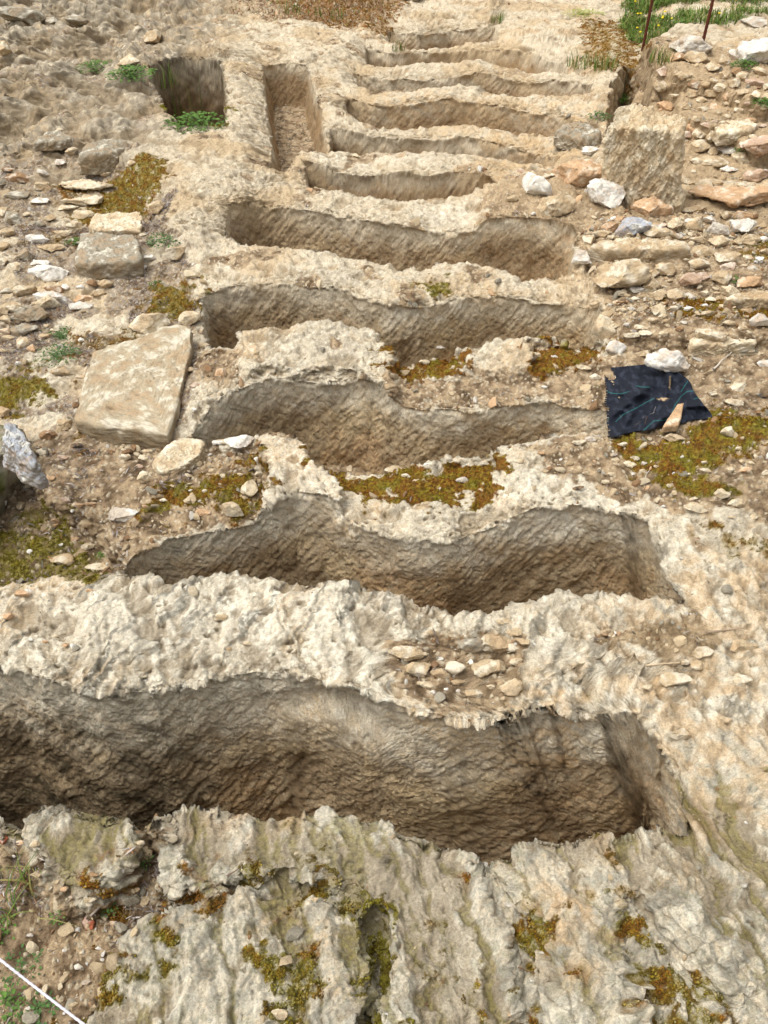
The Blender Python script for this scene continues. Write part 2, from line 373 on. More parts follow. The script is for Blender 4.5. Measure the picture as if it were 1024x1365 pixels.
# weathered top: knobs, pits and flutes that run towards the camera
f1, f2, cv = worley(qx * 9 + nzA * .8, qy * 7 + nzB * .5, 3)
g1, g2, gv = worley(qx * 30 + nzB * .6, qy * 24, 7)
flute = fbm(x * 1.0 + .18 * qy + .05 * nzA, qy * .16, 16, 4, 111, .6)
fl_k = 1 - ss(1.15, 2.2, y) * .75
disp += topm * ((.011 - .006 * (1 - ss(2.2, 3.2, y))) * (f2 - f1 - .35) + .003 * (.5 - g1) * 1.6 + .012 * fl_k * flute - .02 * ss(.35, .0, g1) * (gv > .86))
disp += topm * ((.008 - .003 * (1 - ss(2.2, 3.2, y))) * fbm(qx, qy, 22, 4, 121, .62) - .016 * ss(.25, .6, fbm(qx, qy, 5.5, 3, 131)))
fg = 1 - ss(1.25, 1.7, y)
r1 = np.abs(n2(x * 6 + .25 * nzA + 1.8 * qy, qy * .9, 901)); r2 = np.abs(n2(x * 20 + .35 * nzA + 6.0 * qy, qy * 1.7, 905)); r3 = np.abs(n2(x * 52 + .6 * nzB + 15 * qy, qy * 8, 909))
gro = (.6 + .4 * fg) * (np.minimum(r1, .45) * .075 + np.minimum(r2, .4) * .034 + r3 * .012 - .03)
disp += topm * (1 - ss(2.0, 2.6, y) * .6) * gro
disp += topm * .010 * np.abs(fbm(qx, qy, 11, 3, 137)) * 1.3
disp *= 1 - .25 * fg
fold_ = np.abs(n2(x * 2.1 + 1.3 * y + .3, y * .9, 961)); disp += topm * fg * (.10 * np.minimum(fold_, .5) - .02)
disp += topm * ss(-1.3, -2.0, x) * ss(5.2, 6.2, y) * (.07 * fbm(qx, qy, 2.6, 4, 971, .6) - .05 * ss(.3, .0, np.abs(n2(x * 1.2 + y * .5, y * 2.2, 973))))
# cut walls: slanting pick marks
zz = z
al = x * .62 + zz * .78; ac = -x * .78 + zz * .62
mk = n2(al * 8 + .5 * nzA, ac * 44 + .9 * n2(al * 3, ac * 3, 9), 141); mk2 = n2(al * 11, ac * 75 + nzA, 151)
mk = np.where(mk > 0, mk, mk * 1.5)
big = fbm3(x, y, zz, 4.5, 3, 161); med = fbm3(x, y, zz, 17, 4, 171, .62)
disp += wallm * (.016 * big + (.0032 * mk + .0018 * mk2) * (.35 + 1.1 * ss(-.3, .5, fbm3(x, y, zz, 3.1, 2, 179))) + .0045 * med - .004 * ss(.38, .05, g1) + .002 * fbm3(x, y, zz, 62, 3, 177, .7))
# soil: crumbs
s1, s2, sv = worley(qx * 55, qy * 42, 17)
disp += soil * (1 - wallm) * (.010 * fbm(qx, qy, 14, 4, 181, .65) + .006 * ss(.55, .1, s1) * (sv > .45))
disp += np.clip(moss, 0, 1) * (.012 * (.6 - s1) + .006 * nzB)
ed = ss(0, .06, near) if False else 1
disp += steep * (1 - wallm) * (.022 * fbm3(x, y, z, 9, 4, 951, .6) + .012 * np.abs(fbm3(x, y, z, 30, 3, 953)))
disp = disp * core
# the undercut hollow in the big wall
hx, hy, hz = at(450, 955, -.25)
x2 = x + disp * N[:, 0]; y2 = y + disp * N[:, 1]; z2 = z + disp * N[:, 2]
hol = np.exp(-(((x - -.16) / .15) ** 2)) * np.exp(-(((z + .13 + .25 * np.abs(x + .16)) / .055) ** 2)) * (y > 1.4) * (y < 1.95) * wallm
y2 = y2 + .05 * hol
# the right ends of the two nearest pits are undercut, wider at the bottom than at the rim
x2 = x2 + .24 * np.clip(-z, 0, .8) * ss(.0, .06, pitk) * (ss(.10, .48, x) * (y > 1.1) * (y < 1.9) + ss(.35, .78, x) * (y > 1.95) * (y < 2.75)) * (x < 1.2)
N2 = grid_normals(x2, y2, z2)
VERT = np.stack([x2, y2, z2], 1).astype(np.float32)

# ---- base colours (albedo) of the surface
fgc = 1 - ss(1.25, 1.6, y); SXv, SYv = toscreen(x, np.maximum(y, .1), z * 0)
def lerp(a, b, t): return a + (b - a) * np.clip(t, 0, 1)[:, None]
cream = sr(210, 198, 173); grey = sr(178, 168, 148); warm = sr(206, 180, 142); lich = sr(234, 227, 208)
c = np.repeat(cream[None], len(x), 0)
v1 = fbm(qx, qy, 2.2, 3, 201); v2 = fbm(qx, qy, 13, 4, 211, .6); v3 = fbm(qx, qy, 60, 3, 221, .7); v4 = fbm3(x, y, z, 26, 4, 231, .65)
c = lerp(c, warm, ss(.05, .75, v1) * .7 + .4 * ss(.1, .7, v2))
c = lerp(c, grey, .55 * ss(.1, .7, v4) + .4 * ss(.25, .8, -v1))
c = lerp(c, sr(120, 110, 94), .75 * ss(.3, .75, v3) + .4 * ss(.4, .9, -v2))
str_ = n2((x - .45 * qy) * 24 + .7 * nzA, (qy + .45 * x) * 2.6, 931) + .5 * n2((x - .45 * qy) * 61 + nzA, (qy + .45 * x) * 5, 933)
stk = (1 - ss(2.1, 2.6, y)) * topm * (.7 + .3 * (SXv < 520) * (SYv < 920))
c = lerp(c, sr(112, 106, 92), .95 * stk * ss(.12, .5, str_)); c = lerp(c, sr(240, 232, 210), .6 * stk * ss(.1, .5, -str_))
c = lerp(c, lich, .55 * ss(.16, .6, v3 * .6 - v4 * .5) + pale * (.5 + .5 * v2))
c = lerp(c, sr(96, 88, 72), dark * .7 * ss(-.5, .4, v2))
c = lerp(c, sr(182, 160, 126), (.30 + .5 * ss(-.2, .5, v1)) * ss(2.8, 6, y)); c = lerp(c, sr(142, 132, 114), .85 * ss(-1.3, -2.0, x) * ss(5.2, 6.2, y) * ss(-.7, .2, v2)); c = lerp(c, sr(178, 174, 158), fgc * .5 * ss(-.2, .5, v4 + .5 * v1)); c = lerp(c, sr(122, 118, 96), fgc * .25 * ss(.1, .6, -v4 + .3 * v3)); c = lerp(c, sr(104, 102, 88), fgc * .4 * ss(.25, .5, v3 * .8 - .4 * v4)); c = lerp(c, sr(110, 108, 62), fgc * .22 * ss(.2, .55, fbm(qx, qy, 24, 4, 981, .7) + .3 * v1))
c = lerp(c, sr(200, 165, 118), tan_ * .6 * ss(-.5, .3, v2))
lo = ss(.15, .45, -(disp / .02) ) ; c = lerp(c, sr(132, 112, 82), .5 * lo * topm)      # dirt held in the pits of the rock
# cut walls
wc = np.repeat(sr(166, 145, 114)[None], len(x), 0)
w1 = fbm3(x, y, z, 3.2, 3, 241); w2 = fbm3(x, y, z, 12, 4, 251, .6)
wc = lerp(wc, sr(184, 162, 126), ss(-.1, .6, w1 + .5 * w2))
wc = lerp(wc, sr(186, 150, 108), .45 * ss(.15, .65, fbm3(x, y, z, 2.4, 2, 261) + .3 * w2) + tan_ * .55)
wc = lerp(wc, sr(140, 118, 88), .6 * ss(.1, .65, -w1 + .6 * w2))
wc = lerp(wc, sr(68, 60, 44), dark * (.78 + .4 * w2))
wc = lerp(wc, sr(176, 160, 130), .6 * ss(.2, .6, v4) * (1 - .6 * dark))
wc = lerp(wc, sr(110, 90, 64), .16 * ss(.1, .5, -mk) + .12 * ss(.2, .5, -mk2))
wc = lerp(wc, sr(88, 74, 54), .7 * ss(.30, .05, g1) * (gv > .4)); wc = wc * (1 + .22 * fbm3(x, y, zz, 70, 3, 271, .8))[:, None]
far = ss(4.5, 6.5, y); wc = lerp(wc, sr(142, 114, 80), .5 * far)
rim = ss(.06, .45, pitk + .10 * w2 + .05 * nzB) ; wk = np.clip(wallm * rim, 0, 1)
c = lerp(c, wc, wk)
sc_ = np.repeat(sr(144, 123, 96)[None], len(x), 0)
sc_ = lerp(sc_, sr(178, 156, 124), ss(-.1, .5, v2) * .9); sc_ = lerp(sc_, sr(100, 82, 60), ss(.1, .6, -v2 + .3 * v3))
sc_ = lerp(sc_, sr(150, 144, 134), .75 * ss(-.1, .4, v3 + .4 * v2) * (SXv < 262) * ss(620, 520, SYv))
st = (sv > .72) * ss(.42, .25, s1); sc_ = lerp(sc_, sr(205, 190, 162), st * .8)
sc_ = lerp(sc_, sr(150, 130, 98), .6 * tan_)
sc_ = lerp(sc_, sr(186, 162, 128), .5 * ss(4.0, 6.0, y) * (x > 0))
c = lerp(c, sc_, ss(.25, .7, soil + .25 * v2))
mc = np.repeat(sr(116, 108, 36)[None], len(x), 0)
mc = lerp(mc, sr(130, 84, 32), ss(.2, .8, mtone + .35 * v2)); mc = lerp(mc, sr(72, 60, 26), .7 * ss(.0, .6, v3 + .3 * v2)); mc = lerp(mc, sr(156, 146, 48), .6 * ss(.2, .6, -v3 + .2 * nzA))
mossf = ss(.35, .8, moss + .30 * v2 + .25 * v3)
# thin algae stain in the grooves of the foreground
mossf = np.maximum(mossf, .5 * ss(.3, .6, -gro / .014 + .6 * v1 + .35 * v2 - .45) * topm * (y < 1.35))
c = lerp(c, mc, mossf)
c = lerp(c, sr(112, 92, 62), ss(12, 16, y) * .5)
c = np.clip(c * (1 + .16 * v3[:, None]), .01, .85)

# ---- which face belongs to what: each rock ridge between two pits is an object, the rest is ground
cl = []
RNG = [(0, 1e9)] 
# centre lines of the pits, far to near, as y(x); ridge k lies between two lines
def centre(i):
    P = PITS[i][0]; return P[:, 1].min(), P[:, 1].max(), P[:, 0].min(), P[:, 0].max(), P[:, 0], P[:, 1]
def cline(i, xs):
    P = PITS[i][0]; o = np.argsort(P[:, 0]); 
    pxs = np.linspace(P[:, 0].min() + .05, P[:, 0].max() - .05, 14)
    mid = []
    for v in pxs:
        ys_ = []
        for j in range(len(P)):
            ax, ay = P[j - 1][:2]; bx, by = P[j][:2]
            if (ax - v) * (bx - v) <= 0 and ax != bx: ys_.append(ay + (by - ay) * (v - ax) / (bx - ax))
        mid.append(min(ys_) + .45 * (max(ys_) - min(ys_)))
    return np.interp(xs, pxs, mid)
oid = np.zeros(len(x), np.int16)
wob = .03 * nzA
for k in range(0, 11):
    P = PITS[k][0]; xa, xb = P[:, 0].min() - .04, P[:, 0].max() + .02
    lo_ = cline(k, jx)
    if k < 10:
        Q = PITS[k + 1][0]; xa = max(xa, Q[:, 0].min() - .06) if k not in (0,) else -2.4; xb = min(xb, Q[:, 0].max() + .05); hi_ = cline(k + 1, jx)
    else: hi_ = lo_ + .9
    if k == 1: xa, xb = -1.0, 1.05
    m = (jx + wob > xa) & (jx + wob < xb) & (y > lo_) & (y < hi_) & (pitk < .98)
    oid[m] = k + 1
m = (y < cline(0, jx)) & (y > .35) & (np.abs(x) < 2.2) & (pitk < .98)
soilF = sdist(poly(pp(  "184,1090 215,1092 212,1140 205,1185 262,1188 245,1215 180,1238 150,1290 100,1400 60,1700 -600,1700 -600,1090 20,1115 70,1180 110,1203 160,1175 190,1130")), jx, jy, .4)
oid[m & (soilF > 0)] = 12
bould = sdist(poly(pp("25,1105 60,1070 110,1050 160,1060 186,1095 188,1130 160,1172 110,1200 70,1180 45,1145")), jx, jy, .4)
oid[m & (bould < 0)] = 13

def mesh_obj(name, V, F, mat=None, parent=None, col=None, smooth=True):
    """F: (n,3) or (n,4) int array"""
    V = np.ascontiguousarray(V, np.float32); F = np.ascontiguousarray(F, np.int32)
    me = bpy.data.meshes.new(name)
    n, k = F.shape
    me.vertices.add(len(V)); me.vertices.foreach_set("co", V.ravel())
    me.loops.add(n * k); me.loops.foreach_set("vertex_index", F.ravel())
    me.polygons.add(n); me.polygons.foreach_set("loop_start", np.arange(0, n * k, k, dtype=np.int32))
    try: me.polygons.foreach_set("loop_total", np.full(n, k, np.int32))
    except Exception: pass
    me.polygons.foreach_set("use_smooth", np.full(n, smooth, bool))
    me.update(calc_edges=True)
    if col is not None:
        a = me.color_attributes.new("tint", 'FLOAT_COLOR', 'POINT')
        a.data.foreach_set("color", np.concatenate([col, np.ones((len(col), 1))], 1).astype(np.float32).ravel())
    if mat: me.materials.append(mat)
    o = bpy.data.objects.new(name, me); COL.objects.link(o)
    if parent: o.parent = parent
    return o
def tag(o, label=None, cat=None, group=None, kind=None):
    if label: o['label'] = label
    if cat: o['category'] = cat
    if group: o['group'] = group
    if kind: o['kind'] = kind
    return o

# ------------------------------------------------------------------ materials
def material(name, base=None, rough=.9, bump=((60, .004), (300, .0015)), grain=.35, attr=True, spec=.2, speck=None):
    m = bpy.data.materials.new(name); m.use_nodes = True; t = m.node_tree; b = t.nodes['Principled BSDF']
    b.inputs['Roughness'].default_value = rough; b.inputs['Specular IOR Level'].default_value = spec
    geo = t.nodes.new('ShaderNodeTexCoord')
    if attr:
        a = t.nodes.new('ShaderNodeAttribute'); a.attribute_name = 'tint'; out = a.outputs['Color']
    else:
        a = t.nodes.new('ShaderNodeRGB'); a.outputs[0].default_value = (*base, 1); out = a.outputs[0]
    if grain:
        for sc, amt in ((140, grain), (430, grain * .8)):
            n = t.nodes.new('ShaderNodeTexNoise'); n.inputs['Scale'].default_value = sc; n.inputs['Detail'].default_value = 5; n.inputs['Roughness'].default_value = .7
            t.links.new(geo.outputs['Object'], n.inputs['Vector'])
            r = t.nodes.new('ShaderNodeMapRange'); r.inputs['From Min'].default_value = .3; r.inputs['From Max'].default_value = .7
            r.inputs['To Min'].default_value = 1 - amt; r.inputs['To Max'].default_value = 1 + amt
            t.links.new(n.outputs['Fac'], r.inputs['Value'])
            mx = t.nodes.new('ShaderNodeMix'); mx.data_type = 'RGBA'; mx.blend_type = 'MULTIPLY'; mx.inputs[0].default_value = 1
            t.links.new(out, mx.inputs[6]); t.links.new(r.outputs[0], mx.inputs[7]); out = mx.outputs[2]
    t.links.new(out, b.inputs['Base Color'])
    prev = None
    for sc, dist in bump:
        n = t.nodes.new('ShaderNodeTexNoise'); n.inputs['Scale'].default_value = sc; n.inputs['Detail'].default_value = 8; n.inputs['Roughness'].default_value = .65
        t.links.new(geo.outputs['Object'], n.inputs['Vector'])
        bp = t.nodes.new('ShaderNodeBump'); bp.inputs['Strength'].default_value = 1; bp.inputs['Distance'].default_value = dist
        t.links.new(n.outputs['Fac'], bp.inputs['Height'])
        if prev: t.links.new(prev, bp.inputs['Normal'])
        prev = bp.outputs[0]
    if prev: t.links.new(prev, b.inputs['Normal'])
    return m
M_ROCK = material('weathered_limestone', bump=((60, .0055), (240, .0035)), grain=.28)
M_STONE = material('loose_stone', bump=((70, .006), (260, .002)), grain=.22)
M_LEAF = material('leaf', bump=(), grain=.2, rough=.6)
M_MOSS = material('moss', bump=(), grain=.3, rough=1.0, spec=.05)
M_TWIG = material('dry_litter', bump=(), grain=.2)

# ------------------------------------------------------------------ link ground and ridges
idx = np.arange(R_ * C_).reshape(R_, C_)
F = np.stack([idx[1:, :-1], idx[1:, 1:], idx[:-1, 1:], idx[:-1, :-1]], -1).reshape(-1, 4)
fo = np.minimum.reduce([oid[F[:, j]] for j in range(4)]); fo2 = np.maximum.reduce([oid[F[:, j]] for j in range(4)])
fid = np.where(fo == fo2, fo, 0)
def sub(name, ids):
    f = F[np.isin(fid, ids)]
    u, inv = np.unique(f.ravel(), return_inverse=True)
    o = mesh_obj(name, VERT[u], inv.reshape(-1, 4), M_ROCK, col=c[u])
    try: o.data.normals_split_custom_set_from_vertices(N2[u].tolist())
    except Exception as e: print(e)
    return o
tag(sub('terrain', [0]), kind='structure', label='cut limestone hillside with soil filled hollows and pit floors')
RL = {1: 'broad pale rock ridge with rubble patch between the two largest pits',
      2: 'low rock ridge with upright narrow block and moss trough behind second pit',
      3: 'rock ridge with flat-topped pale block and two moss strips beside the black cloth',
      4: 'wavy pale rock ridge behind the moss strips, small moss spot on its crest',
      5: 'rock ridge with whitish crest ending at the white and orange boulders',
      6: 'thin white-crested rock ridge behind the short closed pit',
      7: 'brown-faced rock ridge ending at the grey tilted slab',
      8: 'long curved rock ridge with strongly shaded brown face, level with foot of upright block',
      9: 'evenly arched rock ridge running towards grass tufts at its right end',
      10: 'narrow rock ridge with grass tuft, second from the top of the photo',
      11: 'topmost broad flat rock ridge below the dry brown grass'}
RL[8] = 'long curved rock ridge with orange-brown hollow face, behind the grey tilted slab'
for k in range(1, 12):
    tag(sub('rock_ridge', [k]), RL[k], 'rock ridge', 'rock ridges between the pits')
tag(sub('rock_ridge', [12]), 'big fluted white-grey rock ridge with yellow-green moss in front of the deepest pit', 'rock ridge', 'rock ridges between the pits')
tag(sub('lichen_rock', [13]), 'rounded lichen-white rock knob rising from gravelly soil at the deep pit edge', 'rock knob')

# coarse copy for resting things on the ground
st_ = 3
ii = idx[nt0:-8:st_, na:-na:st_]; Vc = VERT[ii.ravel()]
r_, c_ = ii.shape; q = np.arange(r_ * c_).reshape(r_, c_)
Fc = np.stack([q[1:, :-1], q[1:, 1:], q[:-1, 1:], q[:-1, :-1]], -1).reshape(-1, 4)
BVH = BVHTree.FromPolygons([tuple(v) for v in Vc.tolist()], Fc.tolist())
def hit(px, py):
    u, v = (px - CX) / FOC, (py - CY) / FOC
    d = Vector((u, CP - v * SP, -SP - v * CP)).normalized()
    loc, n, i, dist = BVH.ray_cast(Vector((0, 0, CAM_H)), d)
    if loc is None: loc = Vector(at(px, py, 0)); n = Vector((0, 0, 1))
    return loc, n
def drop(x_, y_):
    loc, n, i, dist = BVH.ray_cast(Vector((x_, y_, 3)), Vector((0, 0, -1)))
    return (loc.z if loc else 0.0)
# ------------------------------------------------------------------ builders for loose things
import bmesh
rng = np.random.default_rng(7)
def ico(n):
    b = bmesh.new(); bmesh.ops.create_icosphere(b, subdivisions=n, radius=1)
    v = np.array([q.co[:] for q in b.verts]); f = np.array([[q.index for q in p.verts] for p in b.faces]); b.free(); return v, f
ICO = {n: ico(n) for n in (1, 2, 3, 4, 5)}
def vnorm(V, F):
    n = np.zeros_like(V); fn = np.cross(V[F[:, 1]] - V[F[:, 0]], V[F[:, 2]] - V[F[:, 0]])
    for j in range(F.shape[1]): np.add.at(n, F[:, j], fn)
    return n / (np.linalg.norm(n, axis=1, keepdims=True) + 1e-12)
PAL = {'w': (218, 213, 202), 'c': (202, 186, 156), 't': (184, 164, 132), 'o': (194, 160, 124), 'g': (168, 172, 178), 'b': (140, 110, 80), 'p': (192, 184, 170),
       'k': (60, 54, 50), 'r': (164, 92, 64), 'q': (186, 160, 138), 'y': (150, 142, 124), 's': (170, 156, 130)}
def stone_tint(V, key, seed, dirt=.5):
    b = sr(*PAL[key]); s = seed * 3.7
    f = fbm3(V[:, 0] + s, V[:, 1] - s, V[:, 2] + s, 14, 4, 300 + seed % 7, .65); g = fbm3(V[:, 0] - s, V[:, 1], V[:, 2] + s, 60, 3, 320, .7)
    cc = np.repeat(b[None], len(V), 0)
    cc = lerp(cc, sr(170, 140, 104), dirt * ss(.0, .6, f)); cc = lerp(cc, sr(232, 224, 204), .5 * ss(.1, .6, -f)); cc = lerp(cc, b * .45, .5 * ss(.2, .7, g))
    return np.clip(cc, .01, .88)
def facet(n, seed, cuts=9, lo=.5, hi=.9):
    r = np.random.default_rng(seed); v, f = ICO[n]; v = v.copy()
    for _ in range(cuts):
        d = r.normal(size=3); d /= np.linalg.norm(d); o = r.uniform(lo, hi)
        k = v @ d - o; v -= np.maximum(k, 0)[:, None] * d
    v *= (1 + .10 * fbm3(v[:, 0] + seed, v[:, 1], v[:, 2], 1.6, 3, seed % 50))[:, None]
    return v, f
def rotz(V, a):
    c_, s_ = math.cos(a), math.sin(a); return np.stack([V[:, 0] * c_ - V[:, 1] * s_, V[:, 0] * s_ + V[:, 1] * c_, V[:, 2]], 1)
def roughen(V, F, amp, f, seed):
    n = vnorm(V, F); return V + n * (amp * fbm3(V[:, 0] + seed, V[:, 1], V[:, 2], f, 4, 400 + seed % 9, .6))[:, None]
LAND = []     # (px, py, phrase)
STONES = []
def stone(px, py, w, h, key, cuts=None, tall=None, name='stone', label=None, cat=None, sub=None, rot=None, lift=0):
    seed = int(px * 7 + py * 13) % 9973
    r = np.random.default_rng(seed)
    loc, n = hit(px, py + .22 * h)
    D_ = loc.y * CP + (CAM_H - loc.z) * SP; s = FOC / D_
    a = PITCH + math.atan((py - CY) / FOC)
    w *= 1.12; h *= 1.08; Wd = w / s; Hh = tall / s if tall else .72 * min(Wd, h / s * 1.1)
    Dp = (h / s - Hh * math.cos(a) * .8) / math.sin(a); Dp = min(max(Dp, .5 * Wd, Hh * .7), 1.5 * Wd)
    big = max(w, h)
    lvl = sub or (5 if big > 45 else 4 if big > 22 else 3 if big > 9 else 2)
    V, Fm = facet(lvl, seed, cuts or r.integers(12, 18), .42, .82)
    V = V / np.abs(V).max(0)
    V = rotz(V, r.uniform(-.3, .3) if rot is None else rot)
    V = V / np.abs(V).max(0) * np.array([Wd / 2, Dp / 2, Hh / 2])
    V = roughen(V, Fm, Wd * .028, 5 / Wd, seed)
    V = roughen(V, Fm, Wd * .009, 22 / Wd, seed + 3)
    o = mesh_obj(name, V, Fm, M_STONE, col=stone_tint(V, key, seed), smooth=big > 30)
    o.location = (loc.x, loc.y, loc.z + Hh * .28 + lift)
    o['_s'] = 1; del o['_s']
    STONES.append([o, px, py, w, h, key, label, cat])
    return o
def hull_rock(name, outline, zt, thick, key, label, cat, tilt=(0, 0), base=None, amp=.012, seed=1, taper=.06, bot=None, extra=None, rnd=.18, moss_k=0, nA=150, absz=False, fine=.5):
    """a block with an irregular outline: top edge seen at height zt, sides going down by thick"""
    if not absz:
        o_ = np.array(pp(outline))[:, :2].mean(0); b_ = at(o_[0], o_[1], 0); s0 = FOC / depth_of(b_[1])
        zt = hit(o_[0], o_[1] + zt * s0 * .85)[0].z + zt
    P = poly(pp(outline), zt)[:, :2]; ctr = P.mean(0); Q = P - ctr
    th = np.linspace(0, 2 * np.pi, nA, endpoint=False); R = np.zeros(nA)
    for i in range(len(Q)):
        a, b = Q[i - 1], Q[i]
        dx, dy = np.cos(th), np.sin(th); e = b - a; det = dx * (-e[1]) + e[0] * dy
        t = (a[0] * (-e[1]) + e[0] * a[1]) / np.where(np.abs(det) < 1e-9, 1e-9, det); u = (dx * a[1] - dy * a[0]) / np.where(np.abs(det) < 1e-9, 1e-9, det)
        ok = (t > 0) & (u >= -1e-3) & (u <= 1.001); R = np.where(ok, np.maximum(R, t), R)
    R = np.where(R <= 0, R.max() * .5, R)
    sz = R.mean(); er = min(thick, sz) * rnd
    prof = [(0.001, 0)] + [(k, 0) for k in np.linspace(.04, 1 - er / sz, 55)]
    prof += [(1 - er / sz * (1 - math.sin(q)), -er * (1 - math.cos(q))) for q in np.linspace(.3, math.pi / 2, 5)]
    prof += [(1 + taper * k, -er - (thick - er) * k) for k in np.linspace(.04, 1, 42)]
    prof += [(1 + taper - .9 * k, -thick) for k in (.3, .7, 1.0)]
    V = []
    for rho, dz_ in prof:
        xx = R * rho * np.cos(th); yy = R * rho * np.sin(th)
        V.append(np.stack([xx, yy, dz_ + (tilt[0] * xx + tilt[1] * yy)], 1))
    V = np.concatenate(V); nr = len(prof)
    i = np.arange(nA); j = (i + 1) % nA
    Fq = np.concatenate([np.stack([k * nA + i, (k + 1) * nA + i, (k + 1) * nA + j, k * nA + j], 1) for k in range(nr - 1)])
    n = vnorm(V, Fq); s_ = seed
    V = V + n * (amp * fbm3(V[:, 0] + s_, V[:, 1], V[:, 2], 5, 4, 500 + s_) + amp * fine * fbm3(V[:, 0], V[:, 1] + s_, V[:, 2], 28, 4, 520, .7))[:, None]
    if extra is not None: V = extra(V, ctr)
    cc = stone_tint(V, key, seed)
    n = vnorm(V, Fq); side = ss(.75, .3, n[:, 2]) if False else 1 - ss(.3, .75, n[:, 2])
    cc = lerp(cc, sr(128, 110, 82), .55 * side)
    if moss_k:
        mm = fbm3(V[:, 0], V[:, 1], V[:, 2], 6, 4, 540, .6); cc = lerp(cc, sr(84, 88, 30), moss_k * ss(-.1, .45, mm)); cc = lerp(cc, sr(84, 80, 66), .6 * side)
    g = base if base is not None else zt
    o = mesh_obj(name, V, Fq, M_STONE, col=cc); o.location = (ctr[0], ctr[1], g)
    tag(o, label, cat)
    return o

# ---- the large separate blocks
def socket(V, ctr):
    hx_, hy_, _ = at(143, 523, .10); d = np.hypot(V[:, 0] - (hx_ - ctr[0]), V[:, 1] - (hy_ - ctr[1]))
    V = V.copy(); V[:, 2] -= .03 * (1 - ss(.010, .020, d)) * (V[:, 2] > -.03); return V
hull_rock('flat_stone', "97,553 112,505 124,472 150,463 190,452 215,440 240,435 257,442 256,462 246,500 234,540 222,573 180,566 130,562", .10, .13, 's',
          'large pale quadrilateral stone slab with a small round socket, leaning beside the third pit', 'stone slab', extra=socket, seed=2, taper=.0, rnd=.10, amp=.010, tilt=(0, .06))
hull_rock('squared_block', "97,350 100,335 107,312 140,309 179,311 186,324 187,347 160,349 120,352", .10, .16, 'y', 'squared grey-brown stone block with shaded front face in the mossy soil', 'stone block', seed=3, taper=.02, rnd=.12)
hull_rock('flat_stone', "118,303 126,286 155,281 190,282 191,300 186,308 160,306 130,308", .06, .10, 'c', 'flat pale stone slab lying directly behind the squared grey-brown block', 'stone slab', seed=4, rnd=.2)
hull_rock('tilted_block', "104,204 112,192 140,186 168,186 168,196 150,202 120,204", .09, .13, 'y', 'wide grey-brown tilted stone block at the foot of the bare rock slope', 'stone block', seed=5, rnd=.25, tilt=(0, .1))
hull_rock('flat_stone', "44,190 62,176 78,174 98,182 80,188", .03, .06, 'y', 'small dark-edged triangular slab on the gravel below the bare rock slope', 'stone slab', seed=6, rnd=.3)
V, Fm = facet(5, 77, 16, .55, .9); V = V / np.abs(V).max(0) * np.array([.19, .38, .34]); V = roughen(V, Fm, .04, 6, 4); V = roughen(V, Fm, .018, 24, 5)
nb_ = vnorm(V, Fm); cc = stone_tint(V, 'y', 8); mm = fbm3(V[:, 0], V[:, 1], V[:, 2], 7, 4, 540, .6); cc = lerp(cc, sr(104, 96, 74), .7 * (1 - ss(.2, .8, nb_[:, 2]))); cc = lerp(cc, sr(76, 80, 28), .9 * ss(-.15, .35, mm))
bo = mesh_obj('edge_boulder', V, Fm, M_STONE, col=cc); bo.location = at(-48, 650, -.03); tag(bo, 'big mossy boulder cut off by the photo edge beside the green hollow', 'boulder')
hull_rock('marble_rock', "2,590 8,564 24,566 38,590 48,606 40,612 20,606", .31, .12, 'g', 'white and blue-grey streaked rock resting on the mossy boulder', 'rock', seed=8, amp=.016, rnd=.3, tilt=(-.3, 0), absz=True)
hull_rock('flat_stone', "204,614 222,592 240,582 270,584 272,594 266,606 246,620 222,630 210,628", .03, .06, 'c', 'pale flat slab piece in front of the large slab with the socket', 'stone slab', seed=9, rnd=.25)
hull_rock('grey_rock', "742,172 752,162 768,160 788,166 804,174 802,180 786,184 764,180 748,176", .08, .12, 'y', 'grey flat-topped rock wedged left of the tall upright block', 'rock', seed=10, rnd=.4, amp=.018)
hull_rock('long_stone', "786,326 800,319 840,317 880,318 918,322 922,329 890,333 850,333 810,332", .06, .12, 't', 'long flat tan slab lying along the front of the rubble shelf', 'stone slab', seed=11, rnd=.25)
hull_rock('long_stone', "966,394 985,388 1030,386 1060,390 1055,398 1000,399 968,398", .06, .10, 't', 'long tan slab at the mossy right end of the rubble', 'stone slab', seed=12, rnd=.25)
hull_rock('ledge_stone', "952,168 966,160 1000,158 1012,166 1000,174 960,178", .03, .08, 'c', 'flat layered pale ledge slab behind the rubble, beside the orange block', 'stone slab', seed=14, rnd=.3)
hull_rock('sunken_stone', "920,450 950,444 1008,446 1010,456 960,460 925,458", .03, .07, 'c', 'pale low slab half sunk in soil behind the black cloth', 'stone slab', seed=19, rnd=.3)

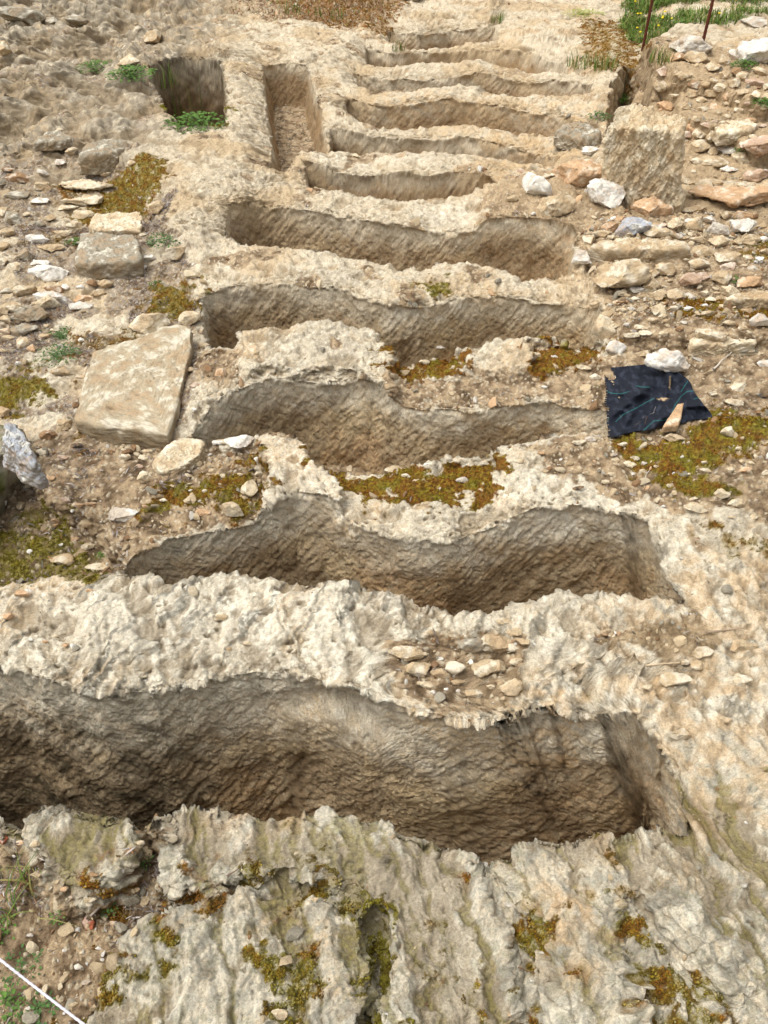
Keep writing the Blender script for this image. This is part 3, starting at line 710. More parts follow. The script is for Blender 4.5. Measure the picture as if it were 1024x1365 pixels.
# upright block: its own shape, eight corners
def hex_rock(name, C8, key, label, cat, r=.07, n=110, amp=.02, seed=1):
    V = []; Fq = []
    g = np.linspace(-1, 1, n)
    A, B = np.meshgrid(g, g, indexing='ij')
    for ax in range(3):
        for sg in (-1, 1):
            P = np.zeros((n * n, 3)); o = [k for k in range(3) if k != ax]
            P[:, ax] = sg; P[:, o[0]] = A.ravel(); P[:, o[1]] = B.ravel()
            b0 = sum(len(v) for v in V); V.append(P); ii_ = np.arange(n * n).reshape(n, n) + b0
            f = np.stack([ii_[:-1, :-1], ii_[1:, :-1], ii_[1:, 1:], ii_[:-1, 1:]], -1).reshape(-1, 4)
            flip = (sg > 0) if ax != 1 else (sg < 0)
            Fq.append(f if flip else f[:, ::-1])
    V = np.concatenate(V); Fq = np.concatenate(Fq)
    key_ = np.round(V * 1e4).astype(int); _, u, inv = np.unique(key_, axis=0, return_index=True, return_inverse=True)
    V = V[u]; Fq = inv.ravel()[Fq]
    inn = np.clip(V, -1 + r, 1 - r); d = V - inn; V = inn + r * d / (np.linalg.norm(d, axis=1, keepdims=True) + 1e-9)
    a, b, c_ = [(V[:, k:k + 1] + 1) / 2 for k in range(3)]
    C8 = np.array(C8, float)                      # order: x, y, z bits -> index x + 2y + 4z
    P = 0
    for k in range(8):
        P = P + C8[k] * ((a if k & 1 else 1 - a) * (b if k & 2 else 1 - b) * (c_ if k & 4 else 1 - c_))
    ctr = P.mean(0) * [1, 1, 0] + [0, 0, C8[:4, 2].min()]; P = P - ctr
    nn = vnorm(P, Fq)
    P = P + nn * (amp * fbm3(P[:, 0] * 1.5 + seed, P[:, 1], P[:, 2] * .7, 5, 4, 600 + seed, .55) + amp * .5 * fbm3(P[:, 0] * 1.4, P[:, 1] * 1.4, P[:, 2] * .7, 22, 4, 620, .7) + amp * 1.1 * np.abs(fbm3(P[:, 0] * 1.6, P[:, 1], P[:, 2] * .5, 7, 2, 625)) - amp * .35 * np.abs(fbm3(P[:, 0] * 1.5, P[:, 1], P[:, 2], 45, 3, 627, .7)))[:, None]
    cc = stone_tint(P, key, seed); f = fbm3(P[:, 0] * 2, P[:, 1], P[:, 2] * .6, 4, 3, 630)
    cc = lerp(cc, sr(186, 160, 122), .4 * ss(-.1, .4, f)); cc = lerp(cc, sr(150, 138, 114), .45 * ss(.05, .5, -f))
    o = mesh_obj(name, P, Fq, M_STONE, col=cc); o.location = ctr
    tag(o, label, cat); return o
def upc(px_, py_, zb, px2, py2, back=0):
    """top corner seen at (px2,py2), standing above a base seen at (px_,py_)"""
    b = at(px_, py_, zb); t = FOC; u = (px2 - CX) / FOC; v = (py2 - CY) / FOC; yy = b[1] + back
    k = yy / (CP - v * SP); return (u * k, yy, CAM_H - k * (SP + v * CP))
bl, br = at(806, 286, -.06), at(906, 300, -.06)
C8 = [bl, br, (bl[0] + .02, bl[1] + .34, -.06), (br[0] + .05, br[1] + .34, -.06),
      upc(806, 286, -.06, 806, 170, .03), upc(906, 300, -.06, 906, 176, .05), upc(806, 286, -.06, 828, 140, .26), upc(906, 300, -.06, 916, 158, .30)]
hex_rock('upright_block', C8, 'c', 'tall upright weathered limestone block standing at the right end of the pits', 'rock block', amp=.022, seed=3)

LAND += [(858, 215, 'the upright block'), (175, 515, 'the socketed slab'), (870, 530, 'the black cloth'), (140, 345, 'the squared block'), (850, 325, 'the long tan slab'),
         (1000, 395, 'the mossy end slab'), (1015, 72, 'the white bank boulder'), (20, 640, 'the mossy boulder'), (238, 605, 'the small pale slab'), (400, 620, 'the narrow rock column'),
         (610, 890, 'the ridge-top rubble patch'), (70, 840, 'the deepest pit'), (330, 120, 'the two lengthwise pits'), (940, 1000, 'the bare right rock'), (105, 1120, 'the white rock knob'), (225, 1225, 'the brick shard'),
         (975, 270, 'the orange ledge'), (1000, 190, 'the orange-pink block'), (60, 500, 'the left earth strip'), (770, 640, 'the moss below the cloth'), (390, 690, 'the second pit')]
FR = {1: (0, 160, 3.413), 2: (0, 380, 3.413), 3: (0, 560, 2.56), 4: (760, 40, 3.88), 5: (760, 240, 3.88), 6: (760, 440, 3.88), 8: (600, 180, 3.94),
      11: (0, 0, 2), 12: (512, 0, 2), 13: (0, 340, 2), 14: (512, 340, 2), 15: (0, 680, 2), 16: (512, 680, 2), 17: (0, 1020, 2), 18: (512, 1020, 2)}
SL = {
 5: "420,150,200,120,o 320,245,170,120,g 530,235,95,80,c 460,275,150,60,t 640,225,110,100,t 720,205,70,50,w 760,250,90,90,p 870,240,160,110,w 800,180,80,50,t 890,180,90,50,o 340,385,80,80,o 55,400,90,90,w 680,370,140,70,t 765,325,100,70,c 810,400,140,110,t 820,450,90,60,q 670,435,120,80,t 500,460,130,75,t 415,485,90,55,t 420,540,90,85,t 615,515,100,100,q 545,600,110,85,c 445,600,80,70,t 435,665,70,80,c 615,600,50,70,p 770,505,100,90,t 345,565,80,25,w 605,665,70,35,w 690,585,60,45,t 720,617,65,25,c 935,525,140,70,o 830,575,100,60,c 980,725,110,90,p 810,740,70,45,t 710,805,170,70,t 360,760,80,25,c 930,310,90,60,t 1000,370,60,40,t 980,415,50,40,w 710,60,80,40,w 535,120,80,60,t 160,280,100,50,t 90,300,70,90,t 200,240,90,50,o 1000,310,50,40,w 660,310,80,50,t 590,300,70,25,t 440,255,90,40,w 860,320,60,50,t 560,290,40,40,p 320,800,80,30,c 490,790,60,40,c 690,648,40,20,w 570,770,50,30,b 690,500,60,50,q 640,150,120,50,t 480,235,35,35,q",
 6: "725,450,35,25,t 815,525,70,60,c 995,335,70,30,k 530,560,110,70,c 180,785,45,30,c 305,695,60,45,c 330,742,35,22,w 230,640,28,25,w 375,728,40,25,c 700,728,60,35,t 905,725,60,50,o 650,920,110,70,c 780,845,80,60,c 850,890,90,60,c 1000,175,70,50,w 370,120,70,40,t 130,240,60,50,c 480,912,30,22,w 850,375,100,35,t 40,815,60,28,k 70,190,70,30,c 640,870,50,30,c 890,680,35,30,t 930,685,40,25,c 440,705,35,22,c 215,745,40,20,c 380,690,35,30,w 580,655,25,15,w 870,290,90,60,c 740,330,60,45,c 870,610,35,25,c 50,580,80,40,c 100,560,60,30,w",
 4: "850,130,60,70,p 930,140,70,80,t 855,210,50,80,b 890,245,60,60,t 850,275,70,50,t 885,325,70,40,c 955,335,60,70,c 950,275,90,50,q 980,215,70,50,t 1010,295,40,50,c 1010,350,50,50,c 670,150,150,75,t 550,145,80,60,o 480,215,80,50,q 745,395,60,30,o 620,500,60,90,o 670,540,80,60,t 740,550,80,70,t 665,600,100,75,t 740,630,60,50,t 730,675,200,65,t 825,625,120,60,w 890,670,120,80,c 825,720,90,30,w 960,750,150,80,q 705,835,80,40,w 105,630,100,50,w 205,715,45,50,g 790,160,70,60,t 790,225,60,80,t 490,390,80,60,o 700,90,70,50,p 740,190,80,60,t 580,240,90,50,t 640,280,60,50,b 470,290,70,60,t 540,340,60,30,c 830,560,80,40,t 760,560,60,30,t 680,410,50,30,c 600,400,60,35,t 1000,160,60,40,c",
 8: "540,380,200,150,t 370,185,35,50,q 330,335,60,45,t 540,205,35,40,c 510,215,40,30,t 900,440,60,40,o 740,590,70,80,t",
 1: "330,145,60,50,t 272,195,60,35,w 100,265,130,50,b 600,200,50,40,t 715,400,80,70,t 400,300,250,45,c 390,365,200,40,c 180,545,120,45,w 230,580,130,40,t 220,690,180,100,w 60,665,70,50,t 120,775,110,70,t 15,410,50,70,t 680,630,70,40,w 370,760,45,25,w 475,750,80,55,t 420,740,45,50,b 370,815,90,40,o 230,815,150,70,w 250,775,90,40,b 800,600,80,90,t 875,700,70,45,c 440,790,80,40,t 300,757,35,45,w 15,570,60,60,t 195,650,100,25,w 655,670,30,30,w 90,340,120,35,y 300,400,110,30,c 380,430,100,30,c 180,370,80,25,w 330,480,80,35,t 280,515,90,35,c 410,525,70,35,p 470,235,90,40,c 270,45,40,20,c 40,225,60,30,b 20,640,40,40,t 120,430,40,25,c 650,520,40,20,c",
 2: "60,100,90,70,t 150,140,150,100,y 235,80,140,90,c 10,110,60,70,t 690,165,180,120,c 30,210,60,40,o 110,205,130,60,y 105,265,60,65,t 150,290,50,50,o 370,100,110,45,p 295,390,100,65,t 85,355,35,30,w 370,250,30,25,w 15,570,60,90,t 865,155,100,80,c 295,625,60,70,t 355,728,60,28,k 995,715,50,30,w 1005,395,50,50,o 575,780,40,40,c 290,783,60,35,q 195,760,60,40,t 885,568,28,22,w 670,755,50,25,c 655,785,45,35,c 740,700,30,20,w 875,385,50,30,c 40,240,60,30,t 230,680,90,60,b 640,712,45,30,q 240,205,30,25,c 365,415,50,30,t 930,275,60,25,c 890,455,50,30,q",
 3: "820,72,100,45,w 495,195,65,50,c 433,125,30,30,c 430,320,112,50,w 850,225,60,90,c 795,300,80,65,c 695,315,52,30,o 650,268,40,40,c 765,190,25,20,c 885,183,28,25,c 883,135,28,22,w 650,240,15,10,w 270,290,40,25,o 310,285,35,20,o 250,305,14,30,w 255,408,25,25,o 305,430,50,35,t 210,475,90,50,t 340,500,90,30,c 170,197,50,20,o 80,590,50,28,o 100,583,30,14,w 35,665,40,36,o 305,580,25,12,o 220,127,40,26,q 75,285,30,40,t 755,75,50,22,c 300,355,70,30,t 820,185,20,15,c 700,240,20,14,c 590,225,22,14,t 325,270,20,14,t 208,425,18,14,w 50,215,16,14,w 18,280,16,22,w 495,105,30,14,c",
 16: "60,383,100,42,t 95,420,70,55,t 150,432,50,36,t 195,418,60,52,t 232,357,75,48,y 300,352,84,55,t 345,365,50,35,c 283,418,100,48,t 330,470,70,60,c 235,487,50,30,t 375,350,45,36,t 848,378,46,40,t 832,412,34,36,t 955,355,75,42,t 770,450,80,45,t 785,595,60,42,t 802,405,25,22,t 150,395,18,14,w 232,402,14,24,w 167,476,14,12,w 196,481,14,12,w 132,484,18,16,w 700,470,26,22,c 350,325,50,16,t 320,296,40,14,t 110,382,14,10,c 285,468,24,16,c 905,555,40,25,c 960,450,60,30,c",
 15: "60,220,40,22,o 28,280,30,32,o 195,360,18,18,w 175,358,16,18,o 238,214,20,9,o 590,283,42,28,t 150,335,20,14,c 120,350,18,12,o 612,370,20,14,t 660,355,24,14,c 80,345,16,12,w",
 17: "100,288,35,26,c 57,204,30,16,o 170,328,28,14,o 240,356,36,18,t 385,360,28,34,t 205,438,20,15,w 138,488,25,18,t 175,492,22,13,w 195,640,30,26,t 80,648,20,13,w 208,535,25,18,p 230,578,30,16,p 10,198,25,28,r 840,358,18,13,c 745,662,40,30,c 265,487,18,12,w 95,210,26,22,t 300,420,24,14,o 325,280,22,16,p 150,310,18,12,c 120,340,20,12,o 360,330,26,14,t 370,205,30,16,c 80,450,20,14,w 35,240,18,10,w 250,290,26,14,b 190,350,14,10,p",
 18: "270,257,12,26,w 460,370,30,20,t 335,372,28,12,p 735,470,14,12,w 420,498,14,8,w 395,574,12,8,w",
 11: "410,103,45,42,t 350,165,60,40,c 60,40,110,60,y 10,130,40,45,t 415,550,50,32,t 140,60,40,24,y 200,55,60,26,y 340,188,34,14,c",
 14: "402,265,32,16,c 420,235,16,12,c 55,315,34,24,t 150,245,26,12,w 110,285,30,20,c 690,208,44,14,c 425,352,20,14,w 455,270,16,12,w 40,570,70,18,c 58,588,22,16,c 85,600,20,14,c 205,600,34,20,p 115,558,22,12,w 590,605,22,14,c 655,560,30,22,c 495,555,20,18,t 420,528,24,14,o 360,548,30,12,c",
 12: "80,-5,60,20,c 985,60,60,30,p",
 13: "330,538,22,14,w 150,720,18,14,o",
}
for k, txt in SL.items():
    ox, oy, sc_k = FR[k]
    for q in txt.split():
        a_, b_, w_, h_, key = q.split(','); stone(ox + float(a_) / sc_k, oy + float(b_) / sc_k, float(w_) / sc_k, float(h_) / sc_k, key)
# more of the rubble
rr_ = random.Random(5)
def fill(n_, x0, y0, x1, y1, a, b, keys):
    k_ = 0
    for _ in range(n_ * 6):
        if k_ >= n_: break
        px_, py_ = rr_.uniform(x0, x1), rr_.uniform(y0, y1); w_ = rr_.uniform(a, b)
        if any(math.hypot(q[1] - px_, (q[2] - py_) * 1.4) < .45 * (w_ + q[3]) for q in STONES): continue
        stone(px_, py_, w_, w_ * rr_.uniform(.5, .8), rr_.choice(keys)); k_ += 1
fill(110, 795, 285, 1022, 440, 7, 20, 'ccctttp'); fill(40, 900, 105, 1022, 190, 9, 20, 'ctttqo'); fill(18, 880, 130, 1020, 250, 7, 16, 'ctto')
fill(24, 0, 380, 70, 470, 9, 22, 'cttyy'); fill(16, 0, 220, 110, 360, 9, 24, 'ctyyp'); fill(14, 60, 560, 330, 700, 6, 14, 'cttq'); fill(14, 535, 862, 690, 925, 13, 24, 'cctty'); fill(14, 820, 590, 1020, 690, 7, 15, 'cctt')
# named ones
def named(*a, **k): return stone(*a, **k)
named(713, 248, 40, 36, 'w', label='white angular boulder left of the orange porous boulder', cat='boulder', name='white_rock')
named(803, 258, 52, 44, 'w', label='white rounded boulder at the foot of the upright block', cat='boulder', name='white_rock', tall=34)
named(770, 228, 62, 48, 'o', label='orange porous boulder between the two white boulders', cat='boulder', name='orange_rock', tall=36)
named(808, 436, 36, 40, 'c', label='upright cream and grey cobble standing behind the black cloth corner', cat='rock', name='cobble', tall=34)
named(818, 462, 28, 24, 'w', label='small whitish cobble tucked against the upright cream cobble', cat='rock', name='cobble')

named(828, 368, 70, 52, 't', label='rounded tan earth-caked block under the long flat slab', cat='rock', name='caked_rock')
named(1018, 72, 66, 36, 'w', label='large white boulder on top of the right-hand stone bank', cat='boulder', name='white_rock')
named(985, 262, 120, 26, 'o', label='long orange-tan ledge rock running out of the photo above the rubble', cat='rock', name='orange_rock', rot=-.1)
named(1016, 192, 54, 32, 'q', label='broad orange-pink block at the edge of the rubble', cat='rock', name='orange_rock')
named(922, 62, 56, 28, 'p', label='grey-white rock behind the second rusty rod on the grassy bank', cat='rock', name='bank_rock')
# ---- black cloth
QN, QM = 190, 170
u_, v_ = np.meshgrid(np.linspace(0, 1, QN), np.linspace(0, 1, QM), indexing='ij'); u_ = u_.ravel(); v_ = v_.ravel()
TL, TR, BR, BL = (805, 491), (898, 482), (950, 556), (808, 582)
cpx_ = (1 - v_) * ((1 - u_) * TL[0] + u_ * TR[0]) + v_ * ((1 - u_) * BL[0] + u_ * BR[0])
cpy_ = (1 - v_) * ((1 - u_) * TL[1] + u_ * TR[1]) + v_ * ((1 - u_) * BL[1] + u_ * BR[1])
cpx_ += 3.0 * n2(v_ * 5, u_ * 0 + 3, 5) * (u_ < .5) * (1 - u_ * 2) + 5 * n2(v_ * 4, u_ * 0 + 1, 8) * ss(.7, 1, u_); cpy_ += 4 * n2(u_ * 4, v_ * 0 + 2, 6) * ss(.6, 1, v_) - 10 * ss(.75, 1, v_) * ss(.2, .0, np.abs(u_ - .86))*0
fold = np.zeros_like(u_)
for (ax, ay, bx, by, wd, hh) in ((806, 560, 868, 512, 7, .034), (822, 582, 846, 545, 6, .03), (860, 578, 905, 536, 7, .03), (893, 484, 888, 530, 5, .035), (905, 500, 895, 575, 7, .03), (930, 520, 950, 556, 6, .03), (868, 512, 890, 508, 6, .02), (912, 540, 948, 540, 6, .04)):
    ex, ey = bx - ax, by - ay; t = np.clip(((cpx_ - ax) * ex + (cpy_ - ay) * ey) / (ex * ex + ey * ey), 0, 1)
    d = np.hypot(cpx_ - ax - t * ex, cpy_ - ay - t * ey); fold += hh * np.exp(-(d / wd) ** 2) * np.sin(np.pi * (.15 + .7 * t))
fold += .010 * fbm(cpx_, cpy_, .03, 3, 9)
P0 = np.array([at(a, b, .02) for a, b in zip(cpx_, cpy_)])
gz = np.array([drop(a, b) for a, b in P0[:, :2]])
g2 = gz.reshape(QN, QM); g2 = np.maximum(g2, -.04); g2 = blur(blur(g2, 25, 0), 25, 1); g2 = np.maximum(g2, np.maximum(gz, -.3).reshape(QN, QM))
g2 = blur(blur(g2, 7, 0), 7, 1)
cz = g2.ravel() + .014 + fold
rs = (CAM_H - cz) / CAM_H
PT = np.array([at(a, b, z_) for a, b, z_ in zip(cpx_, cpy_, cz)])
cc = np.repeat(sr(20, 24, 34)[None], len(PT), 0); cc = lerp(cc, sr(52, 58, 70), .5 * ss(0, .6, fbm(cpx_, cpy_, .12, 4, 31)))
for line in ("805,520 815,524 828,525 838,522", "848,514 856,516 866,516", "821,562 830,553 848,544 862,536 872,531", "854,577 862,570 872,561 886,560 893,557", "894,556 900,540 908,528 916,522 930,520", "908,522 913,514 917,508", "925,532 932,530 937,534", "806,562 812,558"):
    L = pp(line)
    for (a, b), (a2, b2) in zip(L[:-1], L[1:]):
        ex, ey = a2 - a, b2 - b; t = np.clip(((cpx_ - a) * ex + (cpy_ - b) * ey) / (ex * ex + ey * ey), 0, 1); d = np.hypot(cpx_ - a - t * ex, cpy_ - b - t * ey)
        cc = lerp(cc, sr(44, 122, 120), .6 * (1 - ss(.15, .62, d)))
for (a, b, r_w, r_h) in ((884, 532, 7, 2.4), (893, 510, 1.6, 9)):
    cc = lerp(cc, sr(170, 146, 112), (1 - ss(.4, 1.1, np.hypot((cpx_ - a) / r_w, (cpy_ - b) / r_h) + .5 * fbm(cpx_, cpy_, .3, 3, 3))))
gi = np.arange(QN * QM).reshape(QN, QM); Fq = np.stack([gi[:-1, :-1], gi[:-1, 1:], gi[1:, 1:], gi[1:, :-1]], -1).reshape(-1, 4)
mid_u = u_[Fq].mean(1); mid_v = v_[Fq].mean(1); ragged = mid_u < .012 + .02 * (n2(mid_v * 60, mid_v * 0, 3) > .05); Fq = Fq[~ragged]
M_CLOTH = material('black_groundsheet', bump=((600, .0008),), grain=.15, rough=.75)
org = PT.mean(0)
clo = mesh_obj('black_cloth', PT - org, Fq, M_CLOTH, col=cc); clo.location = org
sm = clo.modifiers.new('thick', 'SOLIDIFY'); sm.thickness = .002
tag(clo, 'crumpled black ground cloth with thin teal lines draped over the pit end', 'cloth')
# stones that hold the cloth down are placed on it
bvhc = BVHTree.FromPolygons([tuple(v) for v in PT.tolist()], Fq.tolist())
_h = hit
def hit(px, py):
    a, n = _h(px, py); u, v = (px - CX) / FOC, (py - CY) / FOC; d = Vector((u, CP - v * SP, -SP - v * CP)).normalized()
    l, n_, i, dist = bvhc.ray_cast(Vector((0, 0, CAM_H)), d)
    if l is not None and (l - Vector((0, 0, CAM_H))).length < (a - Vector((0, 0, CAM_H))).length: return l, n_
    return a, n
named(889, 480, 60, 40, 'w', label='large bright white stone weighing down the black cloth', cat='stone', name='white_rock', cuts=14, tall=34)
tri = hull_rock('sandstone_shard', "884,568 896,550 904,538 912,536 909,552 905,566", cz.max() + .004, .03, 'o', 'thin tan triangular shard lying on the black cloth', 'stone shard', seed=21, rnd=.3, amp=.003, absz=True)
bs = hull_rock('brick_shard', "108,1232 112,1220 122,1216 127,1228 124,1238 114,1240", .015, .03, 'r', 'orange-red broken brick shard on the gravelly soil', 'brick shard', seed=22, rnd=.25, amp=.002)

# the 296 stones that show largest stay single; the many smaller ones are one scatter of pebbles
free = sorted([q for q in STONES if not q[6]], key=lambda q: -q[3] * q[4]); small = free[288:]
if small:
    Vs_, Fs_, Cs_, b_ = [], [], [], 0
    for q in small:
        me = q[0].data; n_ = len(me.vertices); co = np.empty(n_ * 3, np.float32); me.vertices.foreach_get('co', co); co = co.reshape(-1, 3) + np.array(q[0].location)
        fi = np.empty(len(me.polygons) * 3, np.int32); me.loops.foreach_get('vertex_index', fi); cl_ = np.empty(n_ * 4, np.float32); me.color_attributes['tint'].data.foreach_get('color', cl_)
        Vs_.append(co); Fs_.append(fi.reshape(-1, 3) + b_); Cs_.append(cl_.reshape(-1, 4)[:, :3]); b_ += n_
        bpy.data.objects.remove(q[0])
    tag(mesh_obj('pebbles', np.concatenate(Vs_), np.concatenate(Fs_), M_STONE, col=np.concatenate(Cs_), smooth=False), 'small loose pebbles strewn over soil and rock', kind='stuff')
    ids_ = {id(q) for q in small}; STONES = [q for q in STONES if id(q) not in ids_]
# ---- labels of the loose stones
CW = {'w': 'white', 'c': 'cream', 't': 'tan', 'o': 'orange-tan', 'g': 'blue-grey', 'b': 'brown', 'p': 'pale grey', 'k': 'blackish', 'r': 'brick-red', 'q': 'pinkish', 'y': 'grey-brown'}
def sw(s):
    a = max(s[3], s[4]); return 'tiny' if a < 9 else 'small' if a < 16 else 'medium' if a < 30 else 'large'
def shp(s):
    r = s[3] / s[4]; return 'flat' if r > 2 else 'broad' if r > 1.45 else 'squat' if r > 1.0 else 'upright'
def drc(dx, dy, strong=1.6):
    h_ = 'right' if dx > 0 else 'left'; v2_ = 'in front' if dy > 0 else 'behind'
    if abs(dx) > strong * abs(dy): return '%s of' % h_
    if abs(dy) > strong * abs(dx): return 'in front of' if dy > 0 else 'behind'
    return ('front-%s of' if dy > 0 else 'back-%s of') % h_
used = {}
pos = np.array([[s[1], s[2]] for s in STONES])
for i_, s in enumerate(STONES):
    if s[6]: tag(s[0], s[6], s[7]); used[s[6]] = 1
for i_, s in enumerate(STONES):
    if s[6]: continue
    li = min(LAND, key=lambda q: math.hypot(q[0] - s[1], q[1] - s[2]))
    head = '%s %s %s stone' % (sw(s), shp(s), CW[s[5]]); plc = '%s %s' % (drc(s[1] - li[0], s[2] - li[1]), li[2])
    lab = head + ' ' + plc
    dd = np.hypot(*(pos - [s[1], s[2]]).T); order = np.argsort(dd)[1:6]
    for j in order:
        if lab not in used: break
        t = STONES[j]; lab = '%s %s, beside a %s %s one' % (head, plc, sw(t), CW[t[5]])
    if lab in used:
        for j in order:
            t = STONES[j]; lab = '%s %s %s %s %s one %s %s' % (sw(s), CW[s[5]], 'stone', drc(s[1] - t[1], s[2] - t[2]), 'a ' + sw(t), CW[t[5]] + ',', li[2].replace('the ', 'near '))
            lab = '%s %s stone %s a %s %s one near %s' % (shp(s), CW[s[5]], drc(s[1] - t[1], s[2] - t[2]).replace('to the ', ''), sw(t), CW[t[5]], li[2])
            if lab not in used: break
    used[lab] = 1
    zone = 'rubble' if s[1] > 620 and s[2] < 700 else 'left strip' if s[1] < 300 and s[2] < 760 else 'ridge'
    tag(s[0], lab, 'stone', {'rubble': 'loose stones on the right-hand rubble slope', 'left strip': 'loose stones on the left soil strip', 'ridge': 'loose stones lying on the ridges'}[zone])

# ------------------------------------------------------------------ gravel, litter, moss tufts: nobody could count them
def scatter(name, w, n, templates, size, flat, tint, mat, label, cat_kind='stuff', sink=.2, tilt=.6, smooth=False):
    w = w * core; w = np.maximum(w, 0); pr = np.cumsum(w); pick = np.searchsorted(pr, rng.random(n) * pr[-1]); pick = np.clip(pick, 0, len(w) - 1)
    nt_ = len(templates); Vs = []; Fs = []; Cs = []; b = 0
    S = size(pick); which = rng.integers(0, nt_, n)
    for k in range(nt_):
        sel = which == k; m_ = sel.sum()
        if not m_: continue
        tv, tf = templates[k]; ids = pick[sel]; s_ = S[sel]
        ang = rng.uniform(0, 6.283, m_); ca, sa = np.cos(ang), np.sin(ang)
        sc3 = np.stack([s_ * rng.uniform(.8, 1.3, m_), s_ * rng.uniform(.6, 1.0, m_), s_ * flat * rng.uniform(.6, 1.2, m_)], 1)
        L = tv[None] * sc3[:, None]; tl_ = rng.normal(0, tilt, m_)[:, None] * .4
        yy = L[..., 1] * np.cos(tl_) - L[..., 2] * np.sin(tl_); z3 = L[..., 1] * np.sin(tl_) + L[..., 2] * np.cos(tl_)
        X3 = L[..., 0] * ca[:, None] - yy * sa[:, None]; Y3 = L[..., 0] * sa[:, None] + yy * ca[:, None]
        jit = rng.normal(0, .004, (m_, 2))
        O = VERT[ids].astype(float); O[:, :2] += jit
        # sit along the surface normal
        nn = N2[ids]; G = np.stack([X3 + O[:, :1], Y3 + O[:, 1:2], z3 - ((nn[:, 0] * 1)[:, None] * X3 + nn[:, 1][:, None] * Y3) / np.maximum(nn[:, 2], .4)[:, None] + O[:, 2:3] + (s_ * flat * (1 - 2 * sink) * .5)[:, None]], -1)
        Vs.append(G.reshape(-1, 3)); nf = len(tv); Fs.append((tf[None] + (np.arange(m_) * nf)[:, None, None] + b).reshape(-1, tf.shape[1])); b += m_ * nf
        Cs.append(np.repeat(tint(ids, s_), nf, 0))
    o = mesh_obj(name, np.concatenate(Vs), np.concatenate(Fs), mat, col=np.concatenate(Cs), smooth=smooth)
    return tag(o, label, kind=cat_kind)
SX, SY = toscreen(VERT[:, 0], VERT[:, 1], VERT[:, 2])
inv = ((SX > -60) & (SX < 1084) & (SY > -60) & (SY < 1420)).astype(float)
pxm = FOC / np.maximum(VERT[:, 1] * CP + (CAM_H - VERT[:, 2]) * SP, .3)          # px per metre of the photograph
up = (N2[:, 2] > .55)
pal = np.array([sr(*PAL[k]) for k in 'ccccttttttwpobbbyyyy']); 
def gt(ids, s_):
    return np.clip(pal[rng.integers(0, len(pal), len(ids))] * rng.uniform(.7, 1.05, (len(ids), 1)), .02, .8)
def gsize(ids):
    s_ = .0035 + .0045 * rng.pareto(2.3, len(ids)); s_ = np.minimum(s_, .028); return np.maximum(s_, 1.1 / pxm[ids])
areaw = (3000 / pxm) ** .5
cl_ = ss(-.3, .5, fbm(x, y, 3.3, 3, 701))
gw = inv * up * (ss(.35, .8, soil) * (.25 + cl_) + .022 * (1 - wallm)) * areaw * (1 - .6 * (mossf > .5))
gw = gw * (sdist(poly(pp('800,486 905,478 956,556 940,572 806,588')), x, y, .3) > 0)
rb = sdist(poly(pp("800,300 870,270 1100,250 1100,440 900,440 815,430")), x, y, .3); gw = gw * (1 + 2 * (rb < 0)) * (1 - .5 * (SX < 262) * (SY < 700))
scatter('gravel', gw, 15000, [facet(2, 50 + k, 16, .45, .85) for k in range(12)], gsize, .7, gt, M_STONE, 'small gravel and crumbs of limestone over the soil')
lw = inv * up * ss(.4, .8, soil) * ss(-.1, .5, fbm(x, y, 4.1, 3, 711)) * areaw * (.12 + 1.2 * (SX < 262) * (SY > 190) * (SY < 560) + .5 * (SX < 262) * (SY < 1300)) * (1 - .5 * (mossf > .5))
lp = np.array([sr(*q) for q in ((150, 142, 138), (128, 118, 112), (176, 168, 160), (104, 84, 62), (140, 104, 70), (92, 84, 80))])
leafbit = (np.array([[-1, 0, 0], [-.3, .16, .10], [.4, .14, .06], [1, 0, 0], [.4, -.14, .02], [-.3, -.16, .08]]), np.array([[0, 5, 1, 1], [1, 5, 4, 2], [2, 4, 3, 3]]))
leafbit = (leafbit[0], np.array([[0, 5, 1], [1, 5, 4], [1, 4, 2], [2, 4, 3]]))
twig = (np.array([[-1.6, -.05, 0], [-1.6, .05, 0], [-1.6, 0, .08], [1.6, -.04, .3], [1.6, .04, .3], [1.6, 0, .36], [0, -.05, .05], [0, .05, .05], [0, .02, .14]]),
        np.array([[0, 6, 2], [2, 6, 8], [6, 3, 8], [8, 3, 5], [2, 8, 1], [1, 8, 7], [8, 5, 7], [7, 5, 4]]))
scatter('leaf_litter', lw, 14000, [leafbit, leafbit, twig], lambda i: np.maximum(rng.uniform(.006, .016, len(i)), 1.6 / pxm[i]), .8, lambda i, s_: lp[rng.integers(0, 6, len(i))] * rng.uniform(.7, 1.15, (len(i), 1)), M_TWIG,
        'dry grey leaves and twigs littered over the soil', sink=0)
scatter('moss', inv * up * ss(.45, .9, mossf) * (moss > .3) * areaw, 60000, [facet(1, 80 + k, 3) for k in range(4)], lambda i: np.maximum(rng.uniform(.0018, .0045, len(i)), .75 / pxm[i]), .8,
        lambda i, s_: np.clip(c[i] * rng.uniform(.72, 1.2, (len(i), 1)), .005, .5), M_MOSS, 'low cushions of olive and rust coloured moss', smooth=True)

